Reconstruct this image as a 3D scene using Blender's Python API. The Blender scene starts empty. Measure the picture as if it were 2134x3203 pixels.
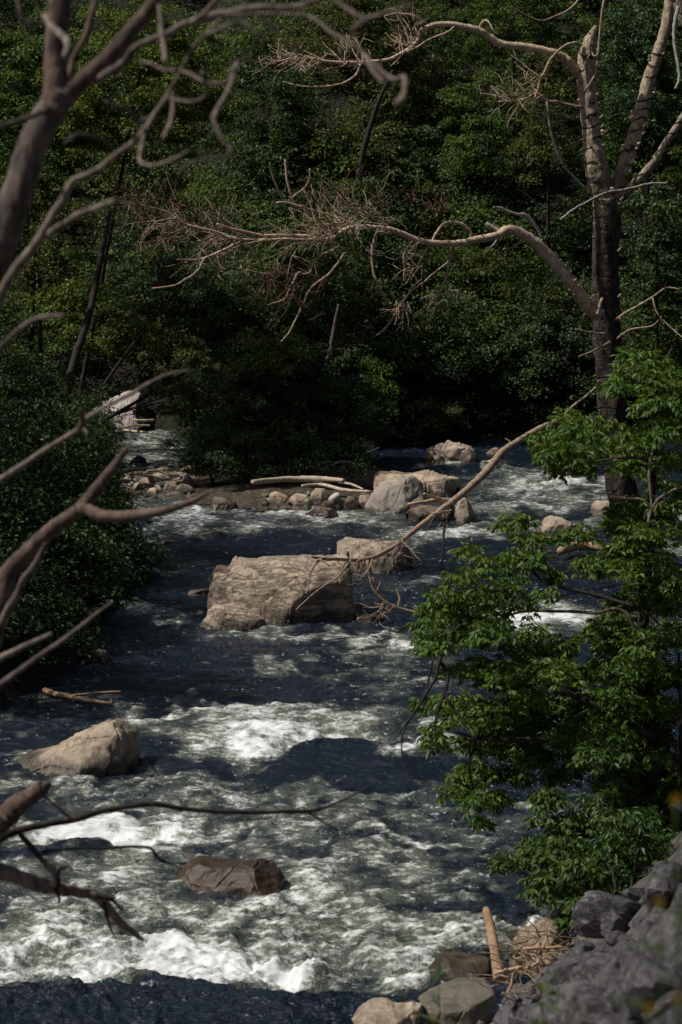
import bpy, math, random
import numpy as np
from mathutils import Vector, noise as mn

random.seed(7)
RG = np.random.default_rng(11)
SC = bpy.context.scene
COL = SC.collection

# ------------------------------------------------------------------ camera
CAMZ, PITCH = 8.0, math.radians(5.914)
FS = 3203 * 100 / 36.0          # focal length in pixels of the 2134 x 3203 frame
K = 3203 / 2353.0               # 1568-wide drawing units to frame units
CP, SP = math.cos(PITCH), math.sin(PITCH)
FWD = Vector((0, CP, -SP)); UPV = Vector((0, SP, CP))

cam_d = bpy.data.cameras.new('camera')
cam_d.lens = 100; cam_d.sensor_fit = 'VERTICAL'; cam_d.sensor_height = 36
cam_d.sensor_width = 24
cam_d.clip_start = 0.1; cam_d.clip_end = 1000
cam_d.dof.use_dof = True; cam_d.dof.focus_distance = 58; cam_d.dof.aperture_fstop = 5.2
cam = bpy.data.objects.new('camera', cam_d)
cam.location = (0, 0, CAMZ); cam.rotation_euler = (math.pi / 2 - PITCH, 0, 0)
COL.objects.link(cam); SC.camera = cam


def P(x, y, d):
    """point at depth d on the sight line of frame pixel (x, y)"""
    v = Vector(((x - 1067) / FS, 0, 0)) + UPV * ((1601.5 - y) / FS) + FWD
    return Vector((0, 0, CAMZ)) + v * d


def W(x, y, z=0.0):
    """point of the level plane z on the sight line of frame pixel (x, y)"""
    v = Vector(((x - 1067) / FS, 0, 0)) + UPV * ((1601.5 - y) / FS) + FWD
    t = (z - CAMZ) / v.z
    return Vector((0, 0, CAMZ)) + v * t


def depth_at(x, y, z=0.0):
    return (W(x, y, z) - Vector((0, 0, CAMZ))).dot(FWD)


# ------------------------------------------------------------------ noise
_perm = np.random.default_rng(3).permutation(256)
_perm = np.concatenate([_perm, _perm, _perm])
_ang = np.random.default_rng(5).random(256) * 2 * np.pi
_gx, _gy = np.cos(_ang), np.sin(_ang)


def pn(x, y, seed=0):
    x = np.asarray(x, float) + seed * 17.31; y = np.asarray(y, float) + seed * 9.77
    xi = np.floor(x).astype(int); yi = np.floor(y).astype(int)
    xf, yf = x - xi, y - yi
    u = xf * xf * xf * (xf * (xf * 6 - 15) + 10); v = yf * yf * yf * (yf * (yf * 6 - 15) + 10)

    def g(ix, iy, dx, dy):
        h = _perm[_perm[ix & 255] + (iy & 255)]
        return _gx[h] * dx + _gy[h] * dy
    a = g(xi, yi, xf, yf); b = g(xi + 1, yi, xf - 1, yf)
    c = g(xi, yi + 1, xf, yf - 1); d = g(xi + 1, yi + 1, xf - 1, yf - 1)
    return 1.5 * ((a + u * (b - a)) + v * ((c + u * (d - c)) - (a + u * (b - a))))


def fbm(x, y, seed=0, o=4):
    s = 0; a = 1
    for i in range(o):
        s = s + a * pn(x * 2 ** i, y * 2 ** i, seed + i); a *= .5
    return s


# ------------------------------------------------------------------ materials
def mat(name):
    m = bpy.data.materials.new(name); m.use_nodes = True
    nt = m.node_tree; nt.nodes.clear()
    return m, nt


def nd(nt, t, ins=None, **props):
    n = nt.nodes.new(t)
    for k, v in props.items():
        setattr(n, k, v)
    for k, v in (ins or {}).items():
        s = n.inputs[k]
        if isinstance(v, bpy.types.NodeSocket):
            nt.links.new(v, s)
        else:
            s.default_value = v
    return n


def math_(nt, op, a, b=None, c=None, clamp=False):
    ins = {0: a}
    if b is not None: ins[1] = b
    if c is not None: ins[2] = c
    return nd(nt, 'ShaderNodeMath', ins, operation=op, use_clamp=clamp).outputs[0]


def smooth(nt, v, a, b, lo=0.0, hi=1.0):
    return nd(nt, 'ShaderNodeMapRange', {'Value': v, 'From Min': a, 'From Max': b, 'To Min': lo, 'To Max': hi},
              interpolation_type='SMOOTHSTEP').outputs[0]


def mixc(nt, f, a, b, mode='MIX'):
    n = nt.nodes.new('ShaderNodeMix'); n.data_type = 'RGBA'; n.blend_type = mode
    for k, v in ((0, f), (6, a), (7, b)):
        if isinstance(v, bpy.types.NodeSocket): nt.links.new(v, n.inputs[k])
        else: n.inputs[k].default_value = v if k == 0 else (*v, 1)
    return n.outputs[2]


def noise_(nt, vec, scale, detail=4, rough=.55, dist=0.0):
    return nd(nt, 'ShaderNodeTexNoise', {'Vector': vec, 'Scale': scale, 'Detail': detail, 'Roughness': rough, 'Distortion': dist}).outputs[0]


def obj_co(nt, scale=(1, 1, 1)):
    co = nd(nt, 'ShaderNodeTexCoord').outputs['Object']
    if scale != (1, 1, 1):
        co = nd(nt, 'ShaderNodeMapping', {'Vector': co, 'Scale': scale}).outputs[0]
    return co


def out_(nt, shader):
    nd(nt, 'ShaderNodeOutputMaterial', {'Surface': shader})


def leaf_mat(name, col, var=.35, gloss=.55, trans=.22, spec=.25):
    m, nt = mat(name)
    rnd = nd(nt, 'ShaderNodeNewGeometry').outputs['Random Per Island']
    dark = tuple(c * (1 - var) for c in col)
    lite = (min(1, col[0] * (1 + var * 1.6)), min(1, col[1] * (1 + var)), col[2] * (1 + var * .3))
    c = mixc(nt, rnd, dark, lite)
    big = smooth(nt, noise_(nt, obj_co(nt), .8, 3), .35, .65)
    c = mixc(nt, big, c, mixc(nt, .6, c, (col[0] * .75, col[1] * .9, col[2] * 1.5)))
    p = nd(nt, 'ShaderNodeBsdfPrincipled', {'Base Color': c, 'Roughness': gloss, 'Specular IOR Level': spec})
    tc = mixc(nt, 1.0, c, (1.5, 1.35, .5), 'MULTIPLY')
    t = nd(nt, 'ShaderNodeBsdfTranslucent', {'Color': tc})
    out_(nt, nd(nt, 'ShaderNodeMixShader', {0: trans, 1: p.outputs[0], 2: t.outputs[0]}).outputs[0])
    return m


def bark_mat(name, light, dark, sx=9, sz=30, bump=.5, rough=.85, rings=0.0):
    m, nt = mat(name)
    co = obj_co(nt)
    n1 = noise_(nt, co, sx, 6, .65)
    n2 = noise_(nt, obj_co(nt, (1, 1, .25)), sz, 5, .6)
    f = smooth(nt, math_(nt, 'ADD', math_(nt, 'MULTIPLY', n1, .5), math_(nt, 'MULTIPLY', n2, .5)), .38, .62)
    c = mixc(nt, f, dark, light)
    h = math_(nt, 'ADD', n1, n2)
    if rings:
        w = nd(nt, 'ShaderNodeTexWave', {'Vector': co, 'Scale': rings, 'Distortion': 16.0, 'Detail': 4.0, 'Detail Scale': .55},
               bands_direction='Z').outputs['Fac']
        rf = math_(nt, 'MAXIMUM', smooth(nt, w, .0, .2), smooth(nt, noise_(nt, co, 1.7, 3), .47, .55))
        c = mixc(nt, rf, tuple(d * .35 for d in dark), c)
        h = math_(nt, 'ADD', h, math_(nt, 'MULTIPLY', rf, .8))
    b = nd(nt, 'ShaderNodeBump', {'Height': h, 'Strength': bump, 'Distance': .012})
    p = nd(nt, 'ShaderNodeBsdfPrincipled', {'Base Color': c, 'Roughness': rough, 'Normal': b.outputs[0], 'Specular IOR Level': .25})
    out_(nt, p.outputs[0])
    return m


def rock_mat(name, light, dark, strata=0.0, wet=.18, scale=1.0, bump=.8, speck=.4, lichen=None, bd=.05, cr=1.0):
    m, nt = mat(name)
    co = obj_co(nt)
    n1 = noise_(nt, co, 1.6 * scale, 8, .6, .4)
    n2 = noise_(nt, co, 9 * scale, 8, .7)
    vor = nd(nt, 'ShaderNodeTexVoronoi', {'Vector': nd(nt, 'ShaderNodeMix', {0: .3, 4: co, 5: nd(nt, 'ShaderNodeTexNoise', {'Vector': co, 'Scale': 2.5 * scale, 'Detail': 4.0}).outputs['Color']}, data_type='VECTOR').outputs[1], 'Scale': 2.6 * scale},
             feature='DISTANCE_TO_EDGE').outputs[0]
    cm_ = smooth(nt, noise_(nt, co, 1.1 * scale, 3), .48, .62)
    crack = math_(nt, 'SUBTRACT', 1.0, math_(nt, 'MULTIPLY', smooth(nt, vor, 0.0, .03, 1, 0), math_(nt, 'MULTIPLY', cm_, cr)))
    f = smooth(nt, math_(nt, 'ADD', math_(nt, 'MULTIPLY', n1, .6), math_(nt, 'MULTIPLY', n2, .45)), .38, .68)
    c = mixc(nt, f, dark, light)
    crk = math_(nt, 'ADD', .55, math_(nt, 'MULTIPLY', crack, .45))
    h = math_(nt, 'ADD', math_(nt, 'MULTIPLY', n2, .6), math_(nt, 'ADD', n1, math_(nt, 'MULTIPLY', crack, .25)))
    if strata:
        sco = nd(nt, 'ShaderNodeMapping', {'Vector': co, 'Scale': (.4, .4, 1.7), 'Rotation': (0, math.radians(7), 0)}).outputs[0]
        s1 = noise_(nt, sco, 2.4, 7, .68, .7)
        line = smooth(nt, math_(nt, 'ABSOLUTE', math_(nt, 'SUBTRACT', s1, .5)), 0.0, .035)
        c = mixc(nt, math_(nt, 'MULTIPLY', math_(nt, 'SUBTRACT', 1.0, line), strata), c, tuple(d * .3 for d in dark))
        s2 = smooth(nt, noise_(nt, sco, 7, 4, .6), .35, .65)
        c = mixc(nt, math_(nt, 'MULTIPLY', s2, .35), c, light)
        h = math_(nt, 'ADD', h, math_(nt, 'MULTIPLY', math_(nt, 'ADD', line, s1), .9 * strata))
    if lichen:
        lf = smooth(nt, noise_(nt, co, 3.1 * scale, 5, .6), .56, .66)
        c = mixc(nt, math_(nt, 'MULTIPLY', lf, .7), c, lichen)
    c = mixc(nt, smooth(nt, crack, 0, 1, .45, 0), c, tuple(d * .4 for d in dark))
    # damp band above the water line
    z = nd(nt, 'ShaderNodeSeparateXYZ', {0: nd(nt, 'ShaderNodeNewGeometry').outputs['Position']}).outputs[2]
    wz = math_(nt, 'ADD', z, math_(nt, 'MULTIPLY', math_(nt, 'SUBTRACT', n1, .5), .3))
    wf = smooth(nt, wz, wet * .5, wet + .02, 1.0, 0.0)
    c = mixc(nt, math_(nt, 'MULTIPLY', wf, .72), c, tuple(d * .16 for d in dark))
    r = math_(nt, 'SUBTRACT', .85, math_(nt, 'MULTIPLY', wf, .6))
    b = nd(nt, 'ShaderNodeBump', {'Height': h, 'Strength': bump, 'Distance': bd / scale})
    p = nd(nt, 'ShaderNodeBsdfPrincipled', {'Base Color': c, 'Roughness': r, 'Normal': b.outputs[0], 'Specular IOR Level': .35})
    out_(nt, p.outputs[0])
    return m


M = {}
M['leaf_yellow'] = leaf_mat('leaf_yellow', (.098, .15, .022), .5)
M['leaf_mid'] = leaf_mat('leaf_mid', (.068, .125, .022), .5)
M['leaf_olive'] = leaf_mat('leaf_olive', (.075, .1, .026), .5)
M['leaf_dark'] = leaf_mat('leaf_dark', (.032, .064, .018), .55)
M['leaf_blue'] = leaf_mat('leaf_blue', (.04, .085, .024), .5, .48, .2, .35)
M['leaf_low'] = leaf_mat('leaf_low', (.04, .085, .013), .45, .5, .22, .3)  # darker green for the low shrub and the painted inner-crown shade
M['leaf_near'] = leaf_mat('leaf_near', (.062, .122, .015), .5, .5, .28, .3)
M['bark_dead'] = bark_mat('bark_dead', (.47, .38, .28), (.2, .155, .115), 7, 26, .7, .85, 1.1)
M['bark_limb'] = bark_mat('bark_limb', (.66, .5, .37), (.27, .19, .14), 9, 30, .6)
M['bark_low'] = bark_mat('bark_low', (.085, .07, .058), (.016, .013, .012), 7, 22, 1.0)  # dark lower bark with trunk shade mixed into its colour
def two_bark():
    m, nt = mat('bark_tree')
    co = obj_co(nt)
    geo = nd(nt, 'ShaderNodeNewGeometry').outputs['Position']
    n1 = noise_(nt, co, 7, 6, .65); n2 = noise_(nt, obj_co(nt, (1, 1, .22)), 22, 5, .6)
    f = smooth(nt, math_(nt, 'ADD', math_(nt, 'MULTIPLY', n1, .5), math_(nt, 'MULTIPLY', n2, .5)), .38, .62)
    lo = mixc(nt, f, (.016, .013, .012), (.085, .07, .058)); hi = mixc(nt, f, (.2, .155, .115), (.47, .38, .28))  # lower bark is darker, deepened further to paint in shade on the trunk
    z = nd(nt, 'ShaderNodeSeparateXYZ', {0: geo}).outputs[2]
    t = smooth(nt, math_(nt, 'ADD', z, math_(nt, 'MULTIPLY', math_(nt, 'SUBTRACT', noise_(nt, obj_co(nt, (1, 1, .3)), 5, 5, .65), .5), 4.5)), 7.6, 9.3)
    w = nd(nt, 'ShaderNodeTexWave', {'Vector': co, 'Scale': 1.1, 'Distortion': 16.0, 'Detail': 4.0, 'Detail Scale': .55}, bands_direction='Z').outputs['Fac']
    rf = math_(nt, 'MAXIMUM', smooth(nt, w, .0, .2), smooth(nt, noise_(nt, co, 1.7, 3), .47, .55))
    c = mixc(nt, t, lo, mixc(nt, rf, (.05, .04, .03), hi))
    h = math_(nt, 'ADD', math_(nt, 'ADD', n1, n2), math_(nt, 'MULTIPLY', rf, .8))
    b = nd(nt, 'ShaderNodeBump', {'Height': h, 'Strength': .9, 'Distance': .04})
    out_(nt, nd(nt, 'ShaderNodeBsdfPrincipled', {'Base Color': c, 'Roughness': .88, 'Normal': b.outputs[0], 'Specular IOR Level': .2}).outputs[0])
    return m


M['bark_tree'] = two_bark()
M['twig_dead'] = bark_mat('twig_dead', (.42, .31, .22), (.18, .125, .09), 14, 40, .3)
M['twig_red'] = bark_mat('twig_red', (.13, .068, .045), (.05, .03, .022), 14, 40, .3)
M['twig_fine'] = bark_mat('twig_fine', (.38, .285, .19), (.12, .09, .062), 3, 8, .2)
M['twig_grey'] = bark_mat('twig_grey', (.4, .37, .34), (.2, .18, .17), 14, 40, .3)
M['bark_front'] = bark_mat('bark_front', (.16, .125, .108), (.045, .034, .031), 9, 30, .9)
M['bark_brown'] = bark_mat('bark_brown', (.15, .105, .082), (.045, .031, .026), 9, 30, .9)
M['bark_pale'] = bark_mat('bark_pale', (.25, .205, .17), (.085, .066, .056), 9, 30, .8)
M['bark_shade'] = bark_mat('bark_shade', (.045, .035, .03), (.016, .013, .012), 8, 30, .8)
M['drift'] = bark_mat('drift', (.55, .47, .37), (.3, .24, .18), 6, 30, .5)
M['drift_brown'] = bark_mat('drift_brown', (.5, .34, .22), (.28, .18, .11), 6, 30, .5)
M['root'] = bark_mat('root', (.3, .22, .15), (.1, .075, .05), 10, 30, .5)
M['rock_tan'] = rock_mat('rock_tan', (.43, .35, .262), (.16, .128, .098), bump=1.0)
M['rock_strata'] = rock_mat('rock_strata', (.46, .372, .28), (.18, .14, .107), .45, .16, 1.0, 1.0)
M['rock_warm'] = rock_mat('rock_warm', (.52, .41, .29), (.22, .165, .115), bump=1.0)
M['rock_grey'] = rock_mat('rock_grey', (.36, .315, .265), (.17, .148, .125), bump=1.0)
M['rock_brown'] = rock_mat('rock_brown', (.2, .15, .1), (.085, .065, .05), 0, .25)
M['rock_wet'] = rock_mat('rock_wet', (.25, .165, .09), (.07, .052, .04), 0, .6, cr=0.0)
M['rock_far'] = rock_mat('rock_far', (.55, .49, .45), (.32, .28, .25))
M['rock_talus'] = rock_mat('rock_talus', (.42, .4, .415), (.06, .056, .062), 0, -5, 3.0, 1.0, .4, (.5, .48, .46), .03)
M['rock_pale'] = rock_mat('rock_pale', (.52, .48, .38), (.27, .24, .19), 0, -5)
M['rock_dark'] = rock_mat('rock_dark', (.075, .065, .05), (.03, .03, .022), 0, .1)


# ------------------------------------------------------------------ mesh helpers
def link(name, me, m=None, parent=None):
    o = bpy.data.objects.new(name, me)
    if m is not None:
        for mm in (m if isinstance(m, (list, tuple)) else [m]): me.materials.append(mm)
    COL.objects.link(o)
    if parent is not None:
        o.parent = parent
        o.location = -parent.location     # meshes are modelled in world coordinates
    return o


def tag(o, label=None, cat=None, group=None, kind=None):
    for k, v in (('label', label), ('category', cat), ('group', group), ('kind', kind)):
        if v: o[k] = v
    return o


def thing(name, label, cat, loc, group=None):
    o = bpy.data.objects.new(name, None); o.location = loc
    COL.objects.link(o)
    return tag(o, label, cat, group)


def np_mesh(name, V, F, smooth_=True):
    V = np.asarray(V, np.float32); F = np.asarray(F, np.int32)
    me = bpy.data.meshes.new(name)
    me.vertices.add(len(V)); me.vertices.foreach_set('co', V.ravel())
    k = F.shape[1]
    me.loops.add(F.size); me.loops.foreach_set('vertex_index', F.ravel())
    me.polygons.add(len(F))
    me.polygons.foreach_set('loop_start', np.arange(0, F.size, k, dtype=np.int32))
    me.polygons.foreach_set('loop_total', np.full(len(F), k, np.int32))
    me.polygons.foreach_set('use_smooth', np.full(len(F), smooth_, bool))
    me.update(calc_edges=True)
    return me


def spline(pts, n=6):
    """Catmull-Rom through (Vector, radius) rows"""
    out = []
    for i in range(len(pts) - 1):
        p0 = pts[max(i - 1, 0)]; p1 = pts[i]; p2 = pts[i + 1]; p3 = pts[min(i + 2, len(pts) - 1)]
        for j in range(n):
            t = j / n
            q = .5 * ((2 * p1[0]) + (p2[0] - p0[0]) * t + (2 * p0[0] - 5 * p1[0] + 4 * p2[0] - p3[0]) * t * t + (3 * p1[0] - p0[0] - 3 * p2[0] + p3[0]) * t ** 3)
            out.append((q, p1[1] + (p2[1] - p1[1]) * t))
    out.append(pts[-1])
    return out


def n_kink(pts): return len(pts) > 4


class TB:
    """collects tubes into one mesh"""
    def __init__(self): self.V = []; self.F = []

    def tube(self, pts, sides=7, rough=0.0, fr=6.0, stretch=.35):
        """pts: rows of (Vector, radius) already sampled"""
        if rough and n_kink(pts):
            pts = [(p + mn.noise_vector(p * (.22 / max(r, .012))) * r * (.5 if sides < 9 else .22 if sides < 15 else .1), r) for p, r in pts]
        n = len(pts); base = len(self.V)
        up = None
        for i, (p, r) in enumerate(pts):
            a = pts[max(i - 1, 0)][0]; b = pts[min(i + 1, n - 1)][0]
            t = (b - a)
            if t.length < 1e-9: t = Vector((0, 0, 1))
            t.normalize()
            if up is None: up = t.orthogonal().normalized()
            up = (up - t * up.dot(t))
            up = up.normalized() if up.length > 1e-6 else t.orthogonal().normalized()
            sd = t.cross(up)
            for k in range(sides):
                an = 2 * math.pi * k / sides
                d = up * math.cos(an) + sd * math.sin(an)
                rr = r
                if rough:
                    q = p + d * r
                    rr = r * (1 + rough * (mn.noise(Vector((q.x * fr, q.y * fr, q.z * fr * stretch))) + .5 * mn.noise(q * fr * 2.3)))
                self.V.append(p + d * rr)
        for i in range(n - 1):
            for k in range(sides):
                a = base + i * sides + k; b = base + i * sides + (k + 1) % sides
                self.F.append((a, b, b + sides, a + sides))
        for end, rev in ((0, True), (n - 1, False)):
            c = len(self.V); self.V.append(pts[end][0].copy())
            for k in range(sides):
                a = base + end * sides + k; b = base + end * sides + (k + 1) % sides
                self.F.append((c, b, a, a) if rev else (c, a, b, b))

    def build(self, name, m, parent=None):
        V = [tuple(v) for v in self.V]
        F = [f if f[2] != f[3] else f[:3] for f in self.F]
        me = bpy.data.meshes.new(name); me.from_pydata(V, [], F)
        me.polygons.foreach_set('use_smooth', [True] * len(me.polygons)); me.update()
        return link(name, me, m, parent)


def px(rows, d0, d1=None, wob=0.0):
    """(x, y, r) frame-pixel rows to (point, metres) rows, depth running d0 -> d1"""
    d1 = d0 if d1 is None else d1
    out = []
    for i, (x, y, r) in enumerate(rows):
        d = d0 + (d1 - d0) * i / max(1, len(rows) - 1) + random.uniform(-wob, wob)
        out.append((P(x, y, d), r * d / FS))
    return out


def rr(pts, r0, r1):
    n = len(pts) - 1
    return [(x, y, r0 + (r1 - r0) * i / n) for i, (x, y) in enumerate(pts)]


def leaves(name, pos, dirv, nrm, L, Wd, m, parent=None, fold=.22):
    pos = np.asarray(pos); dirv = np.asarray(dirv); nrm = np.asarray(nrm)
    dirv = dirv / np.linalg.norm(dirv, axis=1, keepdims=True)
    nrm = nrm - dirv * np.sum(nrm * dirv, 1, keepdims=True)
    nrm = nrm / (np.linalg.norm(nrm, axis=1, keepdims=True) + 1e-9)
    sd = np.cross(nrm, dirv)
    L = np.asarray(L)[:, None]; Wd = np.asarray(Wd)[:, None]
    n = len(pos)
    V = np.empty((n, 4, 3), np.float32)
    V[:, 0] = pos; V[:, 2] = pos + dirv * L
    mid = pos + dirv * L * .42 + nrm * Wd * fold
    V[:, 1] = mid - sd * Wd * .5; V[:, 3] = mid + sd * Wd * .5
    b = np.arange(n) * 4
    F = np.stack([np.stack([b, b + 1, b + 2], 1), np.stack([b, b + 2, b + 3], 1)], 1).reshape(-1, 3)
    return link(name, np_mesh(name, V.reshape(-1, 3), F, False), m, parent)


def clump_leaves(C, R, n, L, rg, flat=.75, droop=.5, updown=-.35, spread=.5):
    """leaf positions in the upper shells of round clumps"""
    C = np.asarray(C, float); R = np.asarray(R, float)
    idx = np.repeat(np.arange(len(C)), n)
    u = rg.normal(size=(len(idx), 3)); u /= np.linalg.norm(u, axis=1, keepdims=True)
    low = u[:, 2] < updown
    u[low, 2] *= -1
    rad = rg.random(len(idx)) ** spread
    pos = C[idx] + u * (R[idx] * rad)[:, None] * np.array([1, 1, flat])
    dirv = u * np.array([1, 1, .25]) + rg.normal(size=u.shape) * .45 - np.array([0, 0, droop])
    nrm = u * .7 + np.array([0, 0, .9]) + rg.normal(size=u.shape) * .6
    LL = L * rg.uniform(.65, 1.25, len(idx))
    return pos, dirv, nrm, LL


# ------------------------------------------------------------------ ground shape
def interp(v, xs, ys): return np.interp(v, xs, ys)


LB = ([20, 36, 42, 45, 47.5, 49, 56, 64.5, 70, 75, 85, 95, 104, 112], [-9, -8, -6.2, -5.6, -5.5, -5.0, -5.2, -4.7, -5.9, -6.4, -7.4, -8.3, -8.8, -9])
RB = ([20, 26, 30, 35, 42, 50, 67, 90, 112], [-.8, .94, 2.2, 3.9, 6.0, 8.0, 11.0, 15, 18])


def ground(x, y):
    x = np.asarray(x, float); y = np.asarray(y, float)
    yfar = interp(x, [-9, -6.6, -4.6, -3.8, 1.2, 2.0, 6, 20], [108, 108, 104, 98, 98, 102, 102, 100])
    s = np.maximum(np.maximum(interp(y, *LB) - x, (x - interp(y, *RB)) * .8), y - yfar)
    h = np.where(s < 0, np.maximum(-1.0, s * .7), np.minimum(s * .55 + .12 * np.minimum(s, 1), 40))
    # gravel island under the dark bush and the small bars
    def bar(cx, cy, rx, ry, top):
        q = ((x - cx) / rx) ** 2 + ((y - cy) / ry) ** 2
        return top * 2 * (1 - q)
    h = np.maximum(h, bar(-1.7, 87.6, 3.3, 8.6, .13))
    h = np.maximum(h, bar(-5.6, 86.6, 1.5, 4.2, .10))
    h = np.maximum(h, bar(6.9, 66.4, .9, 1.3, .22))
    near = np.minimum(7 + .946 * x - .3036 * y, 6.35)
    h = np.where(y < 44, np.maximum(np.where(y < 34, -1.0, h), near), h)
    h = np.maximum(h, -1.0)
    return h + np.where(h > -.5, .10 * fbm(x * .9, y * .9, 4, 4), 0)


def ground1(x, y): return float(ground(np.array([x]), np.array([y]))[0])


def build_ground():
    ys = np.concatenate([np.linspace(-8, 46, 190), np.linspace(46.4, 125, 200), np.linspace(126, 230, 70)])
    tx = np.linspace(-1, 1, 300)
    xs = np.sign(tx) * (np.abs(tx) * 18 + np.abs(tx) ** 4 * 75)
    X, Y = np.meshgrid(xs, ys)
    Z = ground(X, Y)
    ny, nx = X.shape
    V = np.stack([X, Y, Z], -1).reshape(-1, 3)
    i = np.arange(ny * nx).reshape(ny, nx)
    F = np.stack([i[:-1, :-1], i[:-1, 1:], i[1:, 1:], i[1:, :-1]], -1).reshape(-1, 4)
    m, nt = mat('ground_soil')
    co = obj_co(nt)
    n1 = noise_(nt, co, .7, 6, .6); n2 = noise_(nt, co, 6, 8, .7)
    c = mixc(nt, smooth(nt, n1, .4, .6), (.02, .016, .012), (.014, .02, .009))
    y = nd(nt, 'ShaderNodeSeparateXYZ', {0: co}).outputs[1]
    vor = nd(nt, 'ShaderNodeTexVoronoi', {'Vector': co, 'Scale': 6.0}).outputs
    stone = mixc(nt, smooth(nt, vor['Distance'], .1, .6), (.2, .19, .19), (.05, .047, .046))
    stone = mixc(nt, .5, stone, mixc(nt, smooth(nt, n2, .35, .65), (.05, .047, .046), (.22, .21, .2)))
    c = mixc(nt, smooth(nt, y, 30, 42, 1, 0), c, stone)
    rz = nd(nt, 'ShaderNodeSeparateXYZ', {0: co}).outputs[2]
    xx = nd(nt, 'ShaderNodeSeparateXYZ', {0: co}).outputs[0]
    far = math_(nt, 'MULTIPLY', math_(nt, 'MULTIPLY', smooth(nt, rz, .5, .7, 1, 0), smooth(nt, y, 60, 66)), math_(nt, 'MULTIPLY', smooth(nt, y, 89, 91, 1, 0), smooth(nt, xx, -7.6, -7.2)))
    c = mixc(nt, far, c, mixc(nt, math_(nt, 'MULTIPLY', n2, smooth(nt, vor['Distance'], .1, .6, 1, .3)), (.02, .017, .014), (.26, .21, .15)))
    h = math_(nt, 'ADD', n2, math_(nt, 'MULTIPLY', vor['Distance'], -.8))
    b = nd(nt, 'ShaderNodeBump', {'Height': h, 'Strength': .9, 'Distance': .1})
    out_(nt, nd(nt, 'ShaderNodeBsdfPrincipled', {'Base Color': c, 'Roughness': .9, 'Normal': b.outputs[0], 'Specular IOR Level': .2}).outputs[0])
    tag(link('riverbank_ground', np_mesh('riverbank_ground', V, F), m), kind='structure')


build_ground()

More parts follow.
